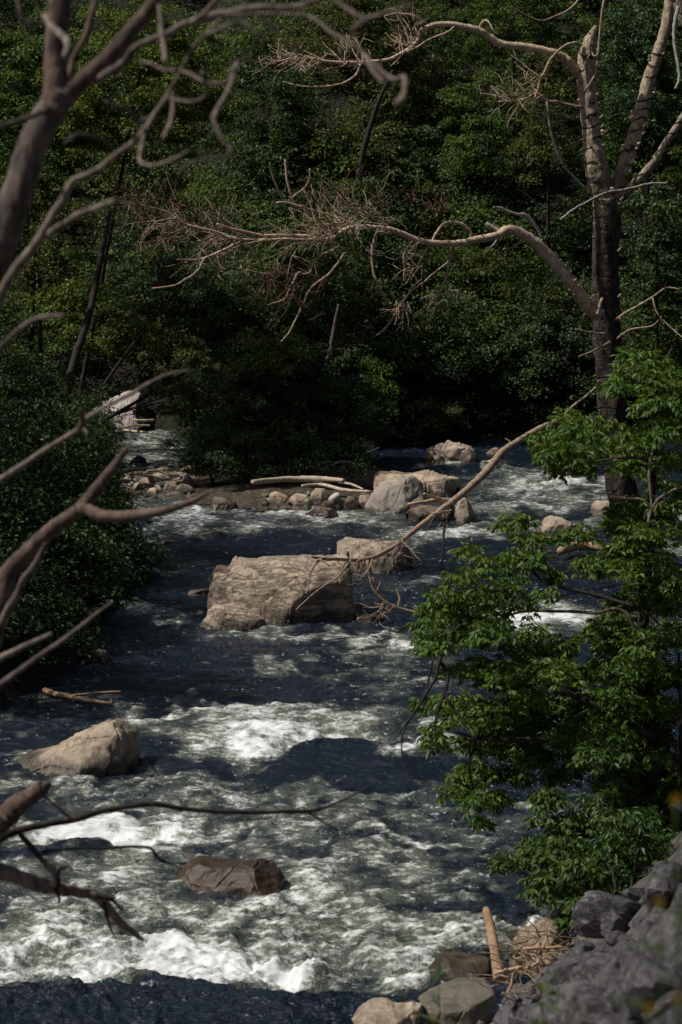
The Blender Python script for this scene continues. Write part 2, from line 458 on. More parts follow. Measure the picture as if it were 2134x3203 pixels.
# ------------------------------------------------------------------ river
# patches of white water: (x, y, half width, half height, strength) in 1568-wide drawing units on the level river plane
FOAM = [
    (330, 1008, 95, 12, .75), (385, 1040, 70, 12, .7), (300, 1062, 60, 10, .5), (270, 1050, 45, 8, .7), (380, 1065, 60, 5, .8),
    (300, 1150, 80, 12, .55), (370, 1175, 120, 14, .7), (480, 1195, 170, 16, .95), (660, 1180, 130, 10, .85), (330, 1218, 70, 14, .95),
    (480, 1222, 120, 8, .5), (790, 1190, 100, 8, .7), (560, 1205, 140, 12, .8),
    (1060, 1070, 90, 5, 1.1), (1180, 1088, 90, 8, .7), (1260, 1110, 130, 9, .85), (1340, 1108, 70, 7, 1.0), (1190, 1128, 100, 9, .75),
    (1230, 1160, 140, 9, .8), (1320, 1140, 90, 8, .6), (1120, 1168, 80, 8, .6), (1060, 1222, 110, 9, .95), (960, 1232, 80, 10, .6), (1190, 1205, 100, 8, .6),
    (1380, 1205, 80, 8, .6), (1530, 1250, 60, 12, .6), (1540, 1180, 40, 16, .7),
    (360, 1308, 70, 7, .7), (330, 1398, 70, 11, .85), (400, 1415, 60, 6, .7), (300, 1385, 50, 8, .5), (420, 1330, 60, 5, .5),
    (600, 1455, 120, 8, .55), (760, 1455, 140, 9, .65), (890, 1466, 110, 7, .95), (930, 1250, 60, 8, .4), (840, 1500, 120, 9, .55),
    (650, 1530, 60, 5, .6), (790, 1545, 90, 7, .5), (920, 1530, 80, 12, .5), (930, 1580, 100, 14, .5), (980, 1455, 60, 10, .6),
    (330, 1645, 80, 8, .8), (430, 1630, 110, 10, 1.0), (560, 1640, 120, 14, .7), (650, 1625, 120, 14, .6), (590, 1700, 110, 24, 1.15),
    (660, 1675, 150, 18, .85), (790, 1650, 120, 16, .8), (900, 1640, 100, 16, .55), (960, 1712, 130, 10, 1.1), (1010, 1690, 80, 10, .8), (540, 1660, 120, 12, .6),
    (130, 1600, 110, 8, .5), (60, 1640, 80, 10, .45), (30, 1720, 60, 8, .45), (1230, 1420, 150, 20, 1.1), (1100, 1400, 90, 10, .6), (1240, 1395, 90, 10, .7),
    (340, 1760, 60, 14, .55), (200, 1800, 220, 10, .6), (470, 1790, 120, 12, .45), (60, 1795, 90, 12, .6),
    (520, 1830, 160, 16, .55), (650, 1830, 150, 14, .55), (300, 1845, 140, 14, .6), (830, 1840, 130, 14, .5), (960, 1860, 110, 14, .6),
    (200, 1905, 160, 18, 1.05), (330, 1910, 120, 14, 1.0), (440, 1885, 110, 16, .75), (600, 1900, 140, 14, .65), (720, 1870, 150, 18, .6),
    (330, 1975, 130, 26, .85), (250, 2010, 120, 26, .75), (480, 1980, 90, 18, .5), (60, 1990, 110, 20, .6), (700, 1960, 130, 18, .6), (960, 1915, 120, 12, .75),
    (720, 2010, 90, 26, .75), (860, 1980, 120, 18, .6), (150, 2080, 170, 30, .8), (60, 2150, 140, 30, .85), (330, 2090, 160, 26, .65),
    (540, 2085, 140, 22, .8), (680, 2080, 110, 20, .6), (830, 2060, 120, 20, .6), (240, 2190, 200, 30, .85), (470, 2185, 200, 34, 1.0),
    (620, 2205, 180, 30, 1.2), (420, 2240, 200, 22, .9), (150, 2240, 180, 20, .7), (600, 2250, 120, 16, .8), (740, 2140, 150, 24, .7), (880, 2110, 130, 20, .75), (1000, 2150, 130, 20, .85), (930, 2205, 110, 22, .85),
    (1060, 2190, 80, 16, .8), (1180, 2110, 100, 14, .9), (1230, 2090, 60, 10, .8), (1040, 2035, 120, 12, .55), (1140, 1960, 120, 10, .45), (1200, 1850, 90, 8, .6), (1150, 1890, 120, 12, .4),
    (420, 2040, 560, 120, .24), (820, 2060, 400, 110, .2), (700, 1850, 420, 50, .16), (900, 1600, 200, 60, .15), (1150, 1950, 250, 60, .12),
    (150, 2345, 160, 10, .5), (640, 2310, 200, 14, .4), (60, 2350, 120, 10, .6), (150, 2310, 260, 18, .42), (420, 2330, 220, 18, .4), (980, 1330, 60, 8, .5), (500, 1100, 30, 4, .2),
]
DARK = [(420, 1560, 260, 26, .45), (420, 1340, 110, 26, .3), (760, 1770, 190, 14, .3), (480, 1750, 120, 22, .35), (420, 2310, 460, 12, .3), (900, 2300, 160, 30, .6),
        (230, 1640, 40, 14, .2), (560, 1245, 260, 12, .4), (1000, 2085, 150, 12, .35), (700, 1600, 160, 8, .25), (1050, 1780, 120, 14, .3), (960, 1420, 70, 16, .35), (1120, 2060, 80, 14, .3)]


def dw(x, y):
    q = W(x * K, y * K); return q.x, q.y


def lip(X, Y, pts, A, wf, wb, trough):
    """smooth standing hump with a steep far side that drops into foam"""
    q = np.array([dw(*p) for p in pts])
    yl = np.interp(X, q[:, 0], q[:, 1])
    win = 1 / (1 + np.exp(-(X - q[0, 0]) / .25)) / (1 + np.exp((X - q[-1, 0]) / .25))
    t = Y - yl + .12 * pn(X * 1.6, Y * .2, 31)
    h = np.where(t < 0, np.exp(-(t / wf) ** 2), np.exp(-(t / wb) ** 2)) * A
    h = h - trough * np.exp(-((t - 3 * wb) / (2 * wb)) ** 2)
    return h * win, np.where(t > 0, np.exp(-((t - .5) / .9) ** 2), 0) * win, win * np.exp(-((t + wf * .6) / wf) ** 2)


def build_water():
    yD = np.arange(958, 2500, 1.55)
    dist = 8 * 6537.0 / (yD - 500)
    nx = 430
    u = np.linspace(-1, 1, nx)
    Y = np.repeat(dist[:, None], nx, 1)
    X = u[None, :] * (.165 * dist[:, None] + 1.2)
    foam = np.zeros_like(X)
    k_ = 30 / np.maximum(Y, 30)
    DX = X + .55 * fbm(X * .9, Y * .55, 60, 3); DY = Y + (.5 + .022 * Y) * fbm(X * 1.1, Y * .45, 61, 4)
    for (x, y, rx, ry, s) in FOAM:
        cx, cy = dw(x, y); d = cy
        mx = rx * d / 6537; my = ry * d * d / (8 * 6537)
        my *= 1.25
        q = ((DX - cx) / mx) ** 2 + ((DY - cy) / my) ** 2
        foam = np.maximum(foam, s * np.exp(-q * .7)) + .10 * s * np.exp(-q * .4)
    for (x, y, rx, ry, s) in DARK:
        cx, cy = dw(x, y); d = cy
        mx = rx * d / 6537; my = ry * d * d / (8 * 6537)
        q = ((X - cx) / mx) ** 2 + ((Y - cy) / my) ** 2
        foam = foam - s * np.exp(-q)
    FX = FY = None
    wx = X + .5 * pn(X * .5, Y * .5, 40); wy = Y + .5 * pn(X * .5, Y * .5, 41)
    z = .05 * pn(wx * .45, wy * .5, 1)
    amp = np.clip(.62 + .55 * foam, .5, 1.25) * np.interp(Y, [30, 34], [1.5, 1.0])
    ridge = 1 - np.abs(pn(wx * .8, wy * 1.15, 2)) * 1.6
    ridge2 = 1 - np.abs(pn(wx * 1.9 + .4, wy * 2.6, 3)) * 1.6
    z = z + amp * (.075 * ridge + .045 * ridge2 + .03 * pn(wx * 3.6, wy * 4.4, 5) + .022 * (1 - 1.7 * np.abs(pn(wx * 7, wy * 8, 6))) + .010 * pn(wx * 15, wy * 17, 7))
    for pts, A, wf, wb, tr in (
            ([(-200, 2290), (0, 2288), (150, 2292), (300, 2280), (460, 2284), (560, 2288), (640, 2306), (720, 2312), (800, 2296), (900, 2310)], .14, 1.6, .3, .12),
            ([(630, 1748), (690, 1722), (760, 1712), (840, 1716), (900, 1732), (950, 1750)], .17, 2.2, .3, .12),
            ([(940, 1838), (980, 1828), (1050, 1832), (1100, 1846)], .12, .9, .25, .08),
            ([(60, 1950), (150, 1937), (240, 1941), (310, 1953)], .10, .6, .2, .1),
            ([(980, 1076), (1100, 1072), (1180, 1080)], .18, 1.6, .5, .05),
            ([(240, 1085), (320, 1082), (400, 1086)], .12, 1.6, .5, .05)):
        h, f, dk = lip(X, Y, pts, A, wf, wb, tr)
        z = z + h; foam = foam + .45 * f - .4 * dk
    foam = foam + .10 * pn(wx * .7, wy * .7, 9) + .16 * np.clip(ridge - .55, 0, 1) + .08
    z = z - .09
    ny = len(dist)
    V = np.stack([X, Y, z], -1).reshape(-1, 3)
    i = np.arange(ny * nx).reshape(ny, nx)
    F = np.stack([i[:-1, :-1], i[1:, :-1], i[1:, 1:], i[:-1, 1:]], -1).reshape(-1, 4)
    F = F[:, ::-1]
    me = np_mesh('river', V, F)
    at = me.attributes.new('foam', 'FLOAT', 'POINT')
    at.data.foreach_set('value', foam.ravel().astype(np.float32))
    m, nt = mat('river_water')
    co = obj_co(nt)
    fo = nd(nt, 'ShaderNodeAttribute', attribute_name='foam').outputs['Fac']
    n1 = noise_(nt, obj_co(nt, (.7, 1, 1)), 2.6, 9, .68, .2)
    n2 = noise_(nt, obj_co(nt, (.75, 1.1, 1)), 13, 6, .7)
    n3 = noise_(nt, obj_co(nt, (.42, 1, 1)), 7.5, 7, .62, .15)
    def dev(n, k): return math_(nt, 'MULTIPLY', math_(nt, 'SUBTRACT', n, .5), k)
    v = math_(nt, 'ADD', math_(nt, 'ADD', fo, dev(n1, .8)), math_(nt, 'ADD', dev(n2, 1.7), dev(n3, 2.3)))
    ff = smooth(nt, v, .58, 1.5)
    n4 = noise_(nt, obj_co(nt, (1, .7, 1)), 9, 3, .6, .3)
    fleck = math_(nt, 'MULTIPLY', smooth(nt, math_(nt, 'ADD', n4, math_(nt, 'ADD', math_(nt, 'MULTIPLY', fo, .10), dev(n1, .35))), .64, .80), .6)  # scattered foam flecks that also stand in for sun glints
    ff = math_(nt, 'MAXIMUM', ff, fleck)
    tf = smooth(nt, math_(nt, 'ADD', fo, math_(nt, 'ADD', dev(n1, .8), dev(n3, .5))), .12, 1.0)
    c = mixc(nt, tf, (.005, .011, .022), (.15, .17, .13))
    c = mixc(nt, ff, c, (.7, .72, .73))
    r = math_(nt, 'ADD', .15, math_(nt, 'MULTIPLY', ff, .5))
    bh = math_(nt, 'ADD', math_(nt, 'MULTIPLY', noise_(nt, co, 7, 5, .6, .6), 1.0), math_(nt, 'MULTIPLY', noise_(nt, co, 22, 3, .6), .4))
    b = nd(nt, 'ShaderNodeBump', {'Height': bh, 'Strength': math_(nt, 'SUBTRACT', .9, math_(nt, 'MULTIPLY', ff, .72)), 'Distance': .10})
    p = nd(nt, 'ShaderNodeBsdfPrincipled', {'Base Color': c, 'Roughness': r, 'IOR': 1.333, 'Normal': b.outputs[0], 'Specular IOR Level': .5})
    out_(nt, p.outputs[0])
    tag(link('river', me, m), kind='structure')


build_water()


# ------------------------------------------------------------------ rocks
def vrnd(p, f, o=3):
    return mn.fractal(p * f, .9, 2.1, o)


def rock(name, label, top, base, dep, m, back=.25, z0=0.0, expo=.55, seed=0, rough=.06, strata=0.0, facet=.08, nu=96, nv=56, group=None, lean=.18, parent=None, cat='boulder', bury=.35, cuts=None, ncut=11):
    """boulder from its outline: top = left-to-right crest line in frame pixels, base = frame y of its front foot on level z0"""
    xs = [t[0] for t in top]
    x0, x1 = xs[0], xs[-1]
    cx = .5 * (x0 + x1)
    bl = base if isinstance(base, list) else [(x0, base), (x1, base)]
    bx_, by_ = [q[0] for q in bl], [q[1] for q in bl]
    base = float(np.interp(cx, bx_, by_))
    ln = lean if isinstance(lean, tuple) else (lean, lean)
    d = depth_at(cx, base, z0); sc = d / FS
    org = W(cx, base, z0)
    w = (x1 - x0) * sc
    V = np.zeros((nu, nv, 3))
    sv = Vector((seed * 7.3, seed * 3.1, seed * 1.7))
    for i in range(nu):
        u = i / (nu - 1)
        X = x0 + (x1 - x0) * u
        Yt = np.interp(X, xs, [t[1] for t in top])
        e = max(0.0, 1 - abs(2 * u - 1) ** 3.2) ** .5
        dd = dep * (.25 + .75 * e)
        bX = float(np.interp(X, bx_, by_)); oy = W(X, bX, z0).y - org.y
        lean = ln[0] + (ln[1] - ln[0]) * u
        H_ = max(.01, (bX - Yt) * sc / CP)
        kk = .8 if expo < .5 else .6 if expo < .65 else .45
        h = max(.3 * H_, (H_ - kk * dd * CAMZ / d * e) / (1 + lean * CAMZ / d))
        for j in range(nv):
            th = math.pi * (j / (nv - 1) * 1.16 - .08)
            c_, s_ = math.cos(th), math.sin(th)
            yy = -math.copysign(abs(c_) ** expo, c_) * .5
            zz = math.copysign(abs(s_) ** expo, s_)
            if zz < 0: zz *= .5
            y = (yy + .5) * dd + max(zz, 0) * lean * h + dep * .5 - dd * .5 + oy
            p = Vector(((X - cx) * sc, y, zz * h if zz > 0 else zz * bury * 2))
            V[i, j] = p
    A_ = V.reshape(-1, 3); c0 = np.array([0, dep * .5, 0])
    rc = random.Random(seed * 13 + 5)
    pls = [(Vector(c[0]).normalized(), c[1]) for c in (cuts or [])]
    for _ in range(ncut):
        pls.append((Vector((rc.gauss(0, .8), -abs(rc.gauss(0, .8)), abs(rc.gauss(0, .7)))).normalized(), rc.uniform(.74, .93)))
    for n_, k_ in pls:
        nv_ = np.array(n_); t_ = (A_ - c0) @ nv_; ex = np.maximum(t_ - k_ * t_.max(), 0)
        A_ -= ex[:, None] * nv_ * .95
    V = A_.reshape(nu, nv, 3)
    # displace
    size = min(w, dep, 1.4)
    cen = Vector((0, dep * .5, 0))
    for i in range(nu):
        for j in range(nv):
            p = Vector(V[i, j]); n = p - cen
            n = Vector((n.x / w, n.y / dep, n.z)); n.normalize()
            q = p + sv
            f = vrnd(q, 1.6 / size, 5) * rough
            vd = mn.voronoi(q * (2.0 / size))[0]
            f += (vd[0] - .35) * facet
            f -= max(0, .06 - (vd[1] - vd[0])) * facet * 6
            if strata:
                zz = p.z * 3.6 + p.x * .35 + mn.noise(q * 1.1) * 1.1
                st = mn.noise(Vector((p.x * .5 + seed, p.y * .4, zz)))
                st2 = mn.noise(Vector((p.x * 1.2 + seed, p.y * .9, zz * 2.7)))
                f += strata * (abs(st) * 1.3 - .3 + .45 * st2)
            V[i, j] = p + n * f * size
    V += np.array(org)
    idx = np.arange(nu * nv).reshape(nu, nv)
    F = np.stack([idx[:-1, :-1], idx[1:, :-1], idx[1:, 1:], idx[:-1, 1:]], -1).reshape(-1, 4)
    me = np_mesh(name, V.reshape(-1, 3) - np.array(org), F)
    o = link(name, me, m)
    o.location = org
    return tag(o, label, cat, group)


def outline(*p): return list(p)


rock('boulder', 'largest tan boulder with layered faces standing midstream in the dark water',
     outline((640, 1900), (648, 1850), (658, 1800), (672, 1782), (702, 1774), (712, 1745), (722, 1733), (790, 1727), (900, 1733), (1000, 1736), (1085, 1742), (1097, 1790), (1100, 1850), (1104, 1930)),
     1950, 2.6, M['rock_strata'], seed=1, strata=.022, expo=.4, rough=.06, facet=.085, nu=200, nv=130, lean=(.85, .6), ncut=4, back=.9)
rock('boulder', 'low tan ledge rock at the left foot of the largest midstream boulder',
     outline((630, 1962), (645, 1915), (672, 1898), (740, 1902), (790, 1912), (806, 1935), (815, 1965)), 1968, 1.0, M['rock_strata'], seed=2, expo=.5, rough=.09, facet=.1)
rock('boulder', 'rounded cracked boulder just behind the right end of the largest boulder',
     outline((1062, 1760), (1064, 1715), (1090, 1690), (1140, 1683), (1200, 1692), (1245, 1705), (1276, 1730), (1284, 1765), (1286, 1780)), 1784, 1.6, M['rock_tan'], seed=3, expo=.6, rough=.09, facet=.13)
rock('boulder', 'flat slanting driftwood shaped stone lying in the water left of the largest boulder',
     outline((578, 1852), (600, 1846), (640, 1842), (652, 1850)), 1856, .35, M['rock_warm'], seed=33, nu=50, nv=30)
rock('boulder', 'long pale slab topped boulder behind the dead branch on the far shoal',
     outline((1170, 1540), (1172, 1498), (1190, 1480), (1240, 1471), (1290, 1472), (1380, 1480), (1430, 1492), (1462, 1508), (1470, 1530)), 1556, 2.6, M['rock_warm'], seed=4, expo=.45, rough=.07, facet=.1, lean=.5)
rock('boulder', 'smooth grey dome boulder in front of the long slab on the shoal',
     outline((1152, 1602), (1165, 1555), (1195, 1515), (1240, 1495), (1295, 1500), (1325, 1525), (1330, 1570), (1332, 1600)), 1606, 1.6, M['rock_grey'], seed=5, expo=.72, rough=.07, facet=.08)
rock('boulder', 'small upright tan rock where the dead branch crosses the shoal end',
     outline((1425, 1600), (1430, 1570), (1452, 1553), (1470, 1560), (1478, 1590), (1488, 1620), (1490, 1632)), 1634, .9, M['rock_tan'], seed=6)
rock('boulder', 'low cracked rock under the horizontal twig right of the dome boulder',
     outline((1270, 1612), (1290, 1592), (1340, 1582), (1400, 1590), (1440, 1610), (1450, 1622)), 1624, .9, M['rock_brown'], seed=7)
rock('boulder', 'humped tan rock standing alone below the far bank with small stones on top',
     outline((1330, 1446), (1337, 1420), (1352, 1402), (1375, 1385), (1410, 1380), (1440, 1392), (1475, 1408), (1495, 1425), (1506, 1446)), 1449, 1.6, M['rock_tan'], seed=8, expo=.8, rough=.14, facet=.16)
rock('cobble', 'small white stone on the bank behind the humped tan rock',
     outline((1378, 1372), (1384, 1366), (1400, 1364), (1410, 1370), (1412, 1376)), 1377, .4, M['rock_far'], seed=9, nu=36, nv=24, cat='stone')
rock('cobble', 'tan stone at the far waterline, right of the humped tan rock',
     outline((1525, 1418), (1535, 1406), (1555, 1402), (1572, 1410), (1578, 1418)), 1419, .5, M['rock_warm'], seed=10, nu=40, nv=26, cat='stone')
rock('cobble', 'pale stone on the far waterline at the foot of the dark bush',
     outline((1270, 1372), (1282, 1362), (1310, 1359), (1325, 1366), (1328, 1372)), 1373, .4, M['rock_far'], seed=12, nu=40, nv=26, cat='stone')
rock('boulder', 'tan leaning rock, leftmost of the shoal beside the dark bush',
     outline((652, 1592), (660, 1562), (672, 1554), (700, 1560), (725, 1570), (745, 1580)), 1594, .9, M['rock_brown'], seed=13)
for k, (x0, x1, yt, yb, lab, mm) in enumerate([
        (838, 902, 1532, 1580, 'blocky pale cobble at the left end of the stone row', 'rock_warm'),
        (900, 980, 1545, 1584, 'wide tan cobble, second in the stone row below the logs', 'rock_warm'),
        (968, 1030, 1528, 1576, 'pale rounded cobble in the middle of the stone row', 'rock_tan'),
        (1025, 1075, 1540, 1580, 'small pale cobble right of the middle of the stone row', 'rock_far'),
        (1075, 1125, 1552, 1590, 'brown cobble near the right end of the stone row', 'rock_brown'),
        (1120, 1172, 1538, 1586, 'pale cobble touching the smooth grey dome boulder', 'rock_tan'),
        (1000, 1050, 1565, 1592, 'dark wet cobble in front of the stone row', 'rock_brown'),
        (815, 845, 1562, 1582, 'small brown cobble left of the blocky pale one', 'rock_brown')]):
    rock('cobble', lab, outline((x0, yb), (x0 + (x1 - x0) * .1, yt + 12), (x0 + (x1 - x0) * .35, yt), (x0 + (x1 - x0) * .7, yt + 3), (x1 - 5, yt + 16), (x1, yb)), yb + 2, .75, M[mm], seed=20 + k, nu=56, nv=36, expo=.5, ncut=14, cat='stone', group='stones in the row on the shoal')
rock('boulder', 'low brown rock in the white water just before the stone row',
     outline((955, 1618), (975, 1600), (1000, 1589), (1030, 1590), (1055, 1600), (1066, 1612)), 1620, .9, M['rock_brown'], seed=14)
rock('boulder', 'dark pointed rock in the foaming left channel',
     outline((398, 1448), (415, 1432), (430, 1424), (450, 1428), (456, 1448)), 1451, .6, M['rock_dark'], seed=15, nu=50)
rock('boulder', 'large sunlit pale slab on the far bank up the left channel',
     outline((272, 1310), (285, 1280), (310, 1258), (350, 1240), (395, 1222), (420, 1222), (445, 1245), (450, 1290), (452, 1325)), 1328, 1.6, M['rock_far'], seed=16, expo=.6, lean=1.0, z0=.25)
rock('boulder', 'tan rock at the foot of the dead tree trunk, right',
     outline((1850, 1608), (1858, 1580), (1880, 1568), (1910, 1568), (1935, 1580), (1950, 1606)), 1612, .9, M['rock_tan'], seed=17)
rock('boulder', 'smooth sloping tan boulder behind the leafy tree, left of the dead trunk',
     outline((1690, 1668), (1702, 1632), (1730, 1618), (1765, 1622), (1800, 1642), (1825, 1665), (1838, 1678)), 1682, 1.2, M['rock_tan'], seed=18)
rock('boulder', 'pointed tan and brown boulder leaning left in the lower left rapids',
     outline((36, 2412), (62, 2386), (95, 2364), (160, 2340), (230, 2306), (290, 2278), (340, 2258), (362, 2266), (385, 2284), (404, 2308), (412, 2345), (416, 2420)), [(36, 2412), (150, 2425), (250, 2430), (330, 2418), (416, 2394)], 1.2, M['rock_tan'], seed=19, expo=.7, rough=.07, facet=.1, nu=130, nv=80, lean=(1.5, .0), ncut=2, back=.4)
rock('boulder', 'dark wet boulder with brown top sitting in the white rapids',
     outline((538, 2760), (560, 2738), (590, 2705), (620, 2688), (680, 2690), (760, 2693), (815, 2697), (850, 2712), (870, 2740), (886, 2778), (888, 2800)), [(538, 2764), (640, 2776), (760, 2792), (830, 2812), (888, 2806)], .9, M['rock_wet'], seed=21, expo=.6, rough=.06, facet=.1, nu=120, nv=80, lean=.35, cuts=[((.3, -.1, 1), .82)], ncut=3, back=.6)
rock('boulder', 'small brown rock breaking the water near the left bank bush',
     outline((492, 1698), (505, 1690), (525, 1690), (537, 1698)), 1702, .5, M['rock_brown'], seed=22, nu=40, nv=26)
rock('boulder', 'reddish rock awash in the white water left of centre',
     outline((610, 1672), (630, 1662), (660, 1658), (690, 1664), (700, 1670)), 1673, .5, M['rock_brown'], seed=23, nu=40, nv=26)
rock('boulder', 'pale angular rock under the left bank',
     outline((240, 2062), (262, 2046), (300, 2032), (322, 2040), (332, 2062)), 2066, .8, M['rock_tan'], seed=24, nu=60, nv=40)
rock('boulder', 'small upright pale rock behind the angular one on the left bank',
     outline((276, 2028), (282, 2008), (294, 2000), (302, 2024)), 2032, .4, M['rock_tan'], seed=25, nu=40, nv=30)
rock('boulder', 'dark rock half hidden in shade on the left bank',
     outline((215, 1945), (232, 1910), (262, 1900), (285, 1920), (292, 1948)), 1950, .8, M['rock_grey'], seed=26, nu=50, nv=36)
rock('boulder', 'flat brown rock awash below the right end of the largest boulder',
     outline((1105, 1934), (1140, 1922), (1175, 1924), (1200, 1935)), 1938, .5, M['rock_brown'], seed=27, nu=44, nv=28)
rock('boulder', 'black wet rock in the foam beside the standing driftwood log',
     outline((1540, 2890), (1550, 2868), (1570, 2860), (1582, 2880), (1590, 2895)), 2898, .4, M['rock_dark'], seed=28, nu=40, nv=28)
rock('boulder', 'dark rock in the shade at the edge of the leafy tree foot',
     outline((1580, 2960), (1600, 2925), (1650, 2915), (1690, 2935), (1700, 2965)), 2970, .6, M['rock_dark'], seed=29, nu=44, nv=30)

# gravel bar in the left channel and loose shoal stones: many alike
def angular(seed, sub=4, m='rock_talus', name='talus_rock', flat=False):
    rg = random.Random(seed)
    import bmesh
    bm = bmesh.new(); bmesh.ops.create_icosphere(bm, subdivisions=sub, radius=1)
    pl = []
    for _ in range(13):
        n = Vector((rg.gauss(0, 1), rg.gauss(0, 1), rg.gauss(0, .8))).normalized(); pl.append((n, rg.uniform(.34, .72)))
    s = Vector((seed * 3.7, seed, 0))
    for v in bm.verts:
        for n, k in pl:
            t = v.co.dot(n)
            if t > k: v.co -= n * (t - k)
        v.co *= 1 + .07 * vrnd(v.co + s, 2.6, 5) + .03 * mn.noise(v.co * 9 + s)
    me = bpy.data.meshes.new(name); bm.to_mesh(me); bm.free()
    me.polygons.foreach_set('use_smooth', [False] * len(me.polygons))
    me.materials.append(M[m])
    return me


cob_protos = []
for k in range(6):
    o = bpy.data.objects.new('broken_stone', angular(60 + k, 3, ('rock_warm', 'rock_tan', 'rock_grey')[k % 3], 'broken_stone')); COL.objects.link(o)
    tag(o, 'broken tan stone among many alike on the gravel bar in the left channel', 'stone', 'stones on the left gravel bar')
    cob_protos.append(o)
spots = []
for k in range(120):
    x = random.uniform(372, 594); y = random.uniform(1468, 1542)
    if x < 460 and y < 1490: y += 35
    spots.append((x, y))
for k, (x, y) in enumerate(spots):
    p = W(x, y, .12)
    o = cob_protos[k] if k < 6 else cob_protos[k % 6].copy()
    if k >= 6: COL.objects.link(o)
    p.z = max(-.03, ground1(p.x, p.y) - .04)
    o.location = p; s = .26 * random.choice((.4, .55, .75, 1.0, 1.5)) * random.uniform(.85, 1.2)
    o.scale = (s * 1.4, s * random.uniform(.7, 1.2), s * random.uniform(.5, .9)); o.rotation_euler = (0, 0, random.uniform(0, 6.28))
sh_first = None
for k in range(64):
    x = random.uniform(800, 1180); y = random.uniform(1548, 1588)
    p = W(x, y, .1); p.z = max(-.02, ground1(p.x, p.y) - .03)
    o = cob_protos[k % 6].copy(); COL.objects.link(o)
    o['label'] = 'small loose stone filling the gaps of the shoal below the logs'; o['group'] = 'loose stones on the shoal'
    o.location = p; s = .26 * random.uniform(.3, .9); o.scale = (s * 1.3, s, s * .8); o.rotation_euler = (0, 0, random.uniform(0, 6.28))
for k, (x, y, s) in enumerate([(595, 1545, .5), (612, 1553, .6), (605, 1535, .35), (290, 1352, 1.1), (330, 1350, 1.3), (372, 1356, 1.2), (310, 1356, .9)]):
    p = W(x, y, .05)
    o = cob_protos[k % 6].copy(); COL.objects.link(o)
    o['label'] = 'stone by itself at the edge of the gravel bar' if k < 3 else 'stone along the waterline under the far pale slab'
    o['group'] = 'stray gravel bar stones' if k < 3 else 'stones under the pale slab'
    s *= .26; o.location = p; o.scale = (s * 1.3, s, s * .8)


# broken talus rock, angular blocks
TAL = [angular(k + 1) for k in range(6)]
# distinct near rocks on the right bank: (frame x, y, depth, size, squash, rotation, label)
for k, (x, y, d, s, sq, rz, lab) in enumerate([
        (1945, 2890, 21.5, .46, .62, .4, 'long grey block with pale left edge, topmost on the bank under the leafy tree'),
        (2070, 2800, 18.5, .34, .8, 1.2, 'dark grey block behind the yellow blossom on the bank'),
        (1900, 3000, 22.0, .28, .7, 2.0, 'medium grey block below the pale edged block'),
        (2010, 2985, 19.0, .32, .7, .9, 'tan grey block beside the black hollow on the bank'),
        (2105, 2930, 17.0, .3, .8, 2.6, 'grey block at the right edge of the picture under the dark block'),
        (2000, 3120, 15.5, .3, 1.0, .2, 'pale pointed grey rock in the blurred right corner'),
        (1790, 3060, 23.0, .24, .7, 1.9, 'grey rock next to the root tangle on the bank')]):
    o = bpy.data.objects.new('talus_rock', TAL[k % 6]); COL.objects.link(o)
    s *= .8; o.location = P(x, y, d); o.scale = (s * 1.25, s, s * sq); o.rotation_euler = (.2 * math.sin(k), .35 * math.cos(k * 2), rz)
    tag(o, lab, 'rock', 'broken rocks on the near right bank')
n_t = 0
rt = random.Random(5)
while n_t < 290:
    x, y = rt.uniform(1250, 2200), rt.uniform(2780, 3420)
    edge = np.interp(x, [1250, 1500, 1640, 1760, 1850, 2000, 2134, 2200], [3230, 3190, 3120, 3020, 2900, 2830, 2800, 2790])
    if y < edge: continue
    # meet the bank plane
    v = P(x, y, 1) - Vector((0, 0, CAMZ))
    t = (7 - CAMZ) / (v.z - .946 * v.x + .3036 * v.y)
    if t < 6 or t > 32: continue
    o = bpy.data.objects.new('talus_rock', TAL[n_t % 6]); COL.objects.link(o)
    p = Vector((0, 0, CAMZ)) + v * t
    s = rt.choice([.05, .06, .08, .1, .13, .18]) * rt.uniform(.8, 1.2)
    o.location = p + Vector((0, 0, s * .4)); o.scale = (s * rt.uniform(.9, 1.5), s, s * rt.uniform(.6, 1)); o.rotation_euler = (rt.uniform(-.5, .5), rt.uniform(-.5, .5), rt.uniform(0, 6.3))
    tag(o, 'broken grey rock among many alike on the near right bank', 'rock', 'loose broken rocks on the right bank')
    n_t += 1

ZB = lambda x, y: None
rock('boulder', 'pale smooth boulder on the near bank below the root tangle',
     outline((1318, 3172), (1345, 3135), (1390, 3098), (1440, 3078), (1490, 3074), (1525, 3090), (1545, 3130), (1550, 3165)), 3185, 1.0, M['rock_pale'], seed=50, z0=.25, expo=.75, rough=.05, facet=.06, nu=90, lean=1.5, back=.6)
rock('boulder', 'warm brown boulder cut by the bottom edge left of the pale smooth boulder',
     outline((1095, 3230), (1130, 3185), (1170, 3148), (1205, 3140), (1245, 3160), (1290, 3160), (1320, 3180), (1335, 3230)), 3260, .9, M['rock_tan'], seed=51, z0=.1, expo=.65, nu=90)
rock('boulder', 'blackish mossy boulder at the water edge left of the standing log',
     outline((1345, 3075), (1358, 3030), (1385, 3002), (1430, 2998), (1480, 3006), (1525, 3020), (1545, 3070)), 3082, .9, M['rock_brown'], seed=52, z0=.0, expo=.7, nu=80)
rock('boulder', 'brown earthy boulder among roots right of the standing log',
     outline((1590, 3010), (1610, 2965), (1660, 2920), (1720, 2890), (1770, 2900), (1800, 2960), (1810, 3010)), 3020, .9, M['root'], seed=53, z0=.35, expo=.75, rough=.14, facet=.16, nu=80)


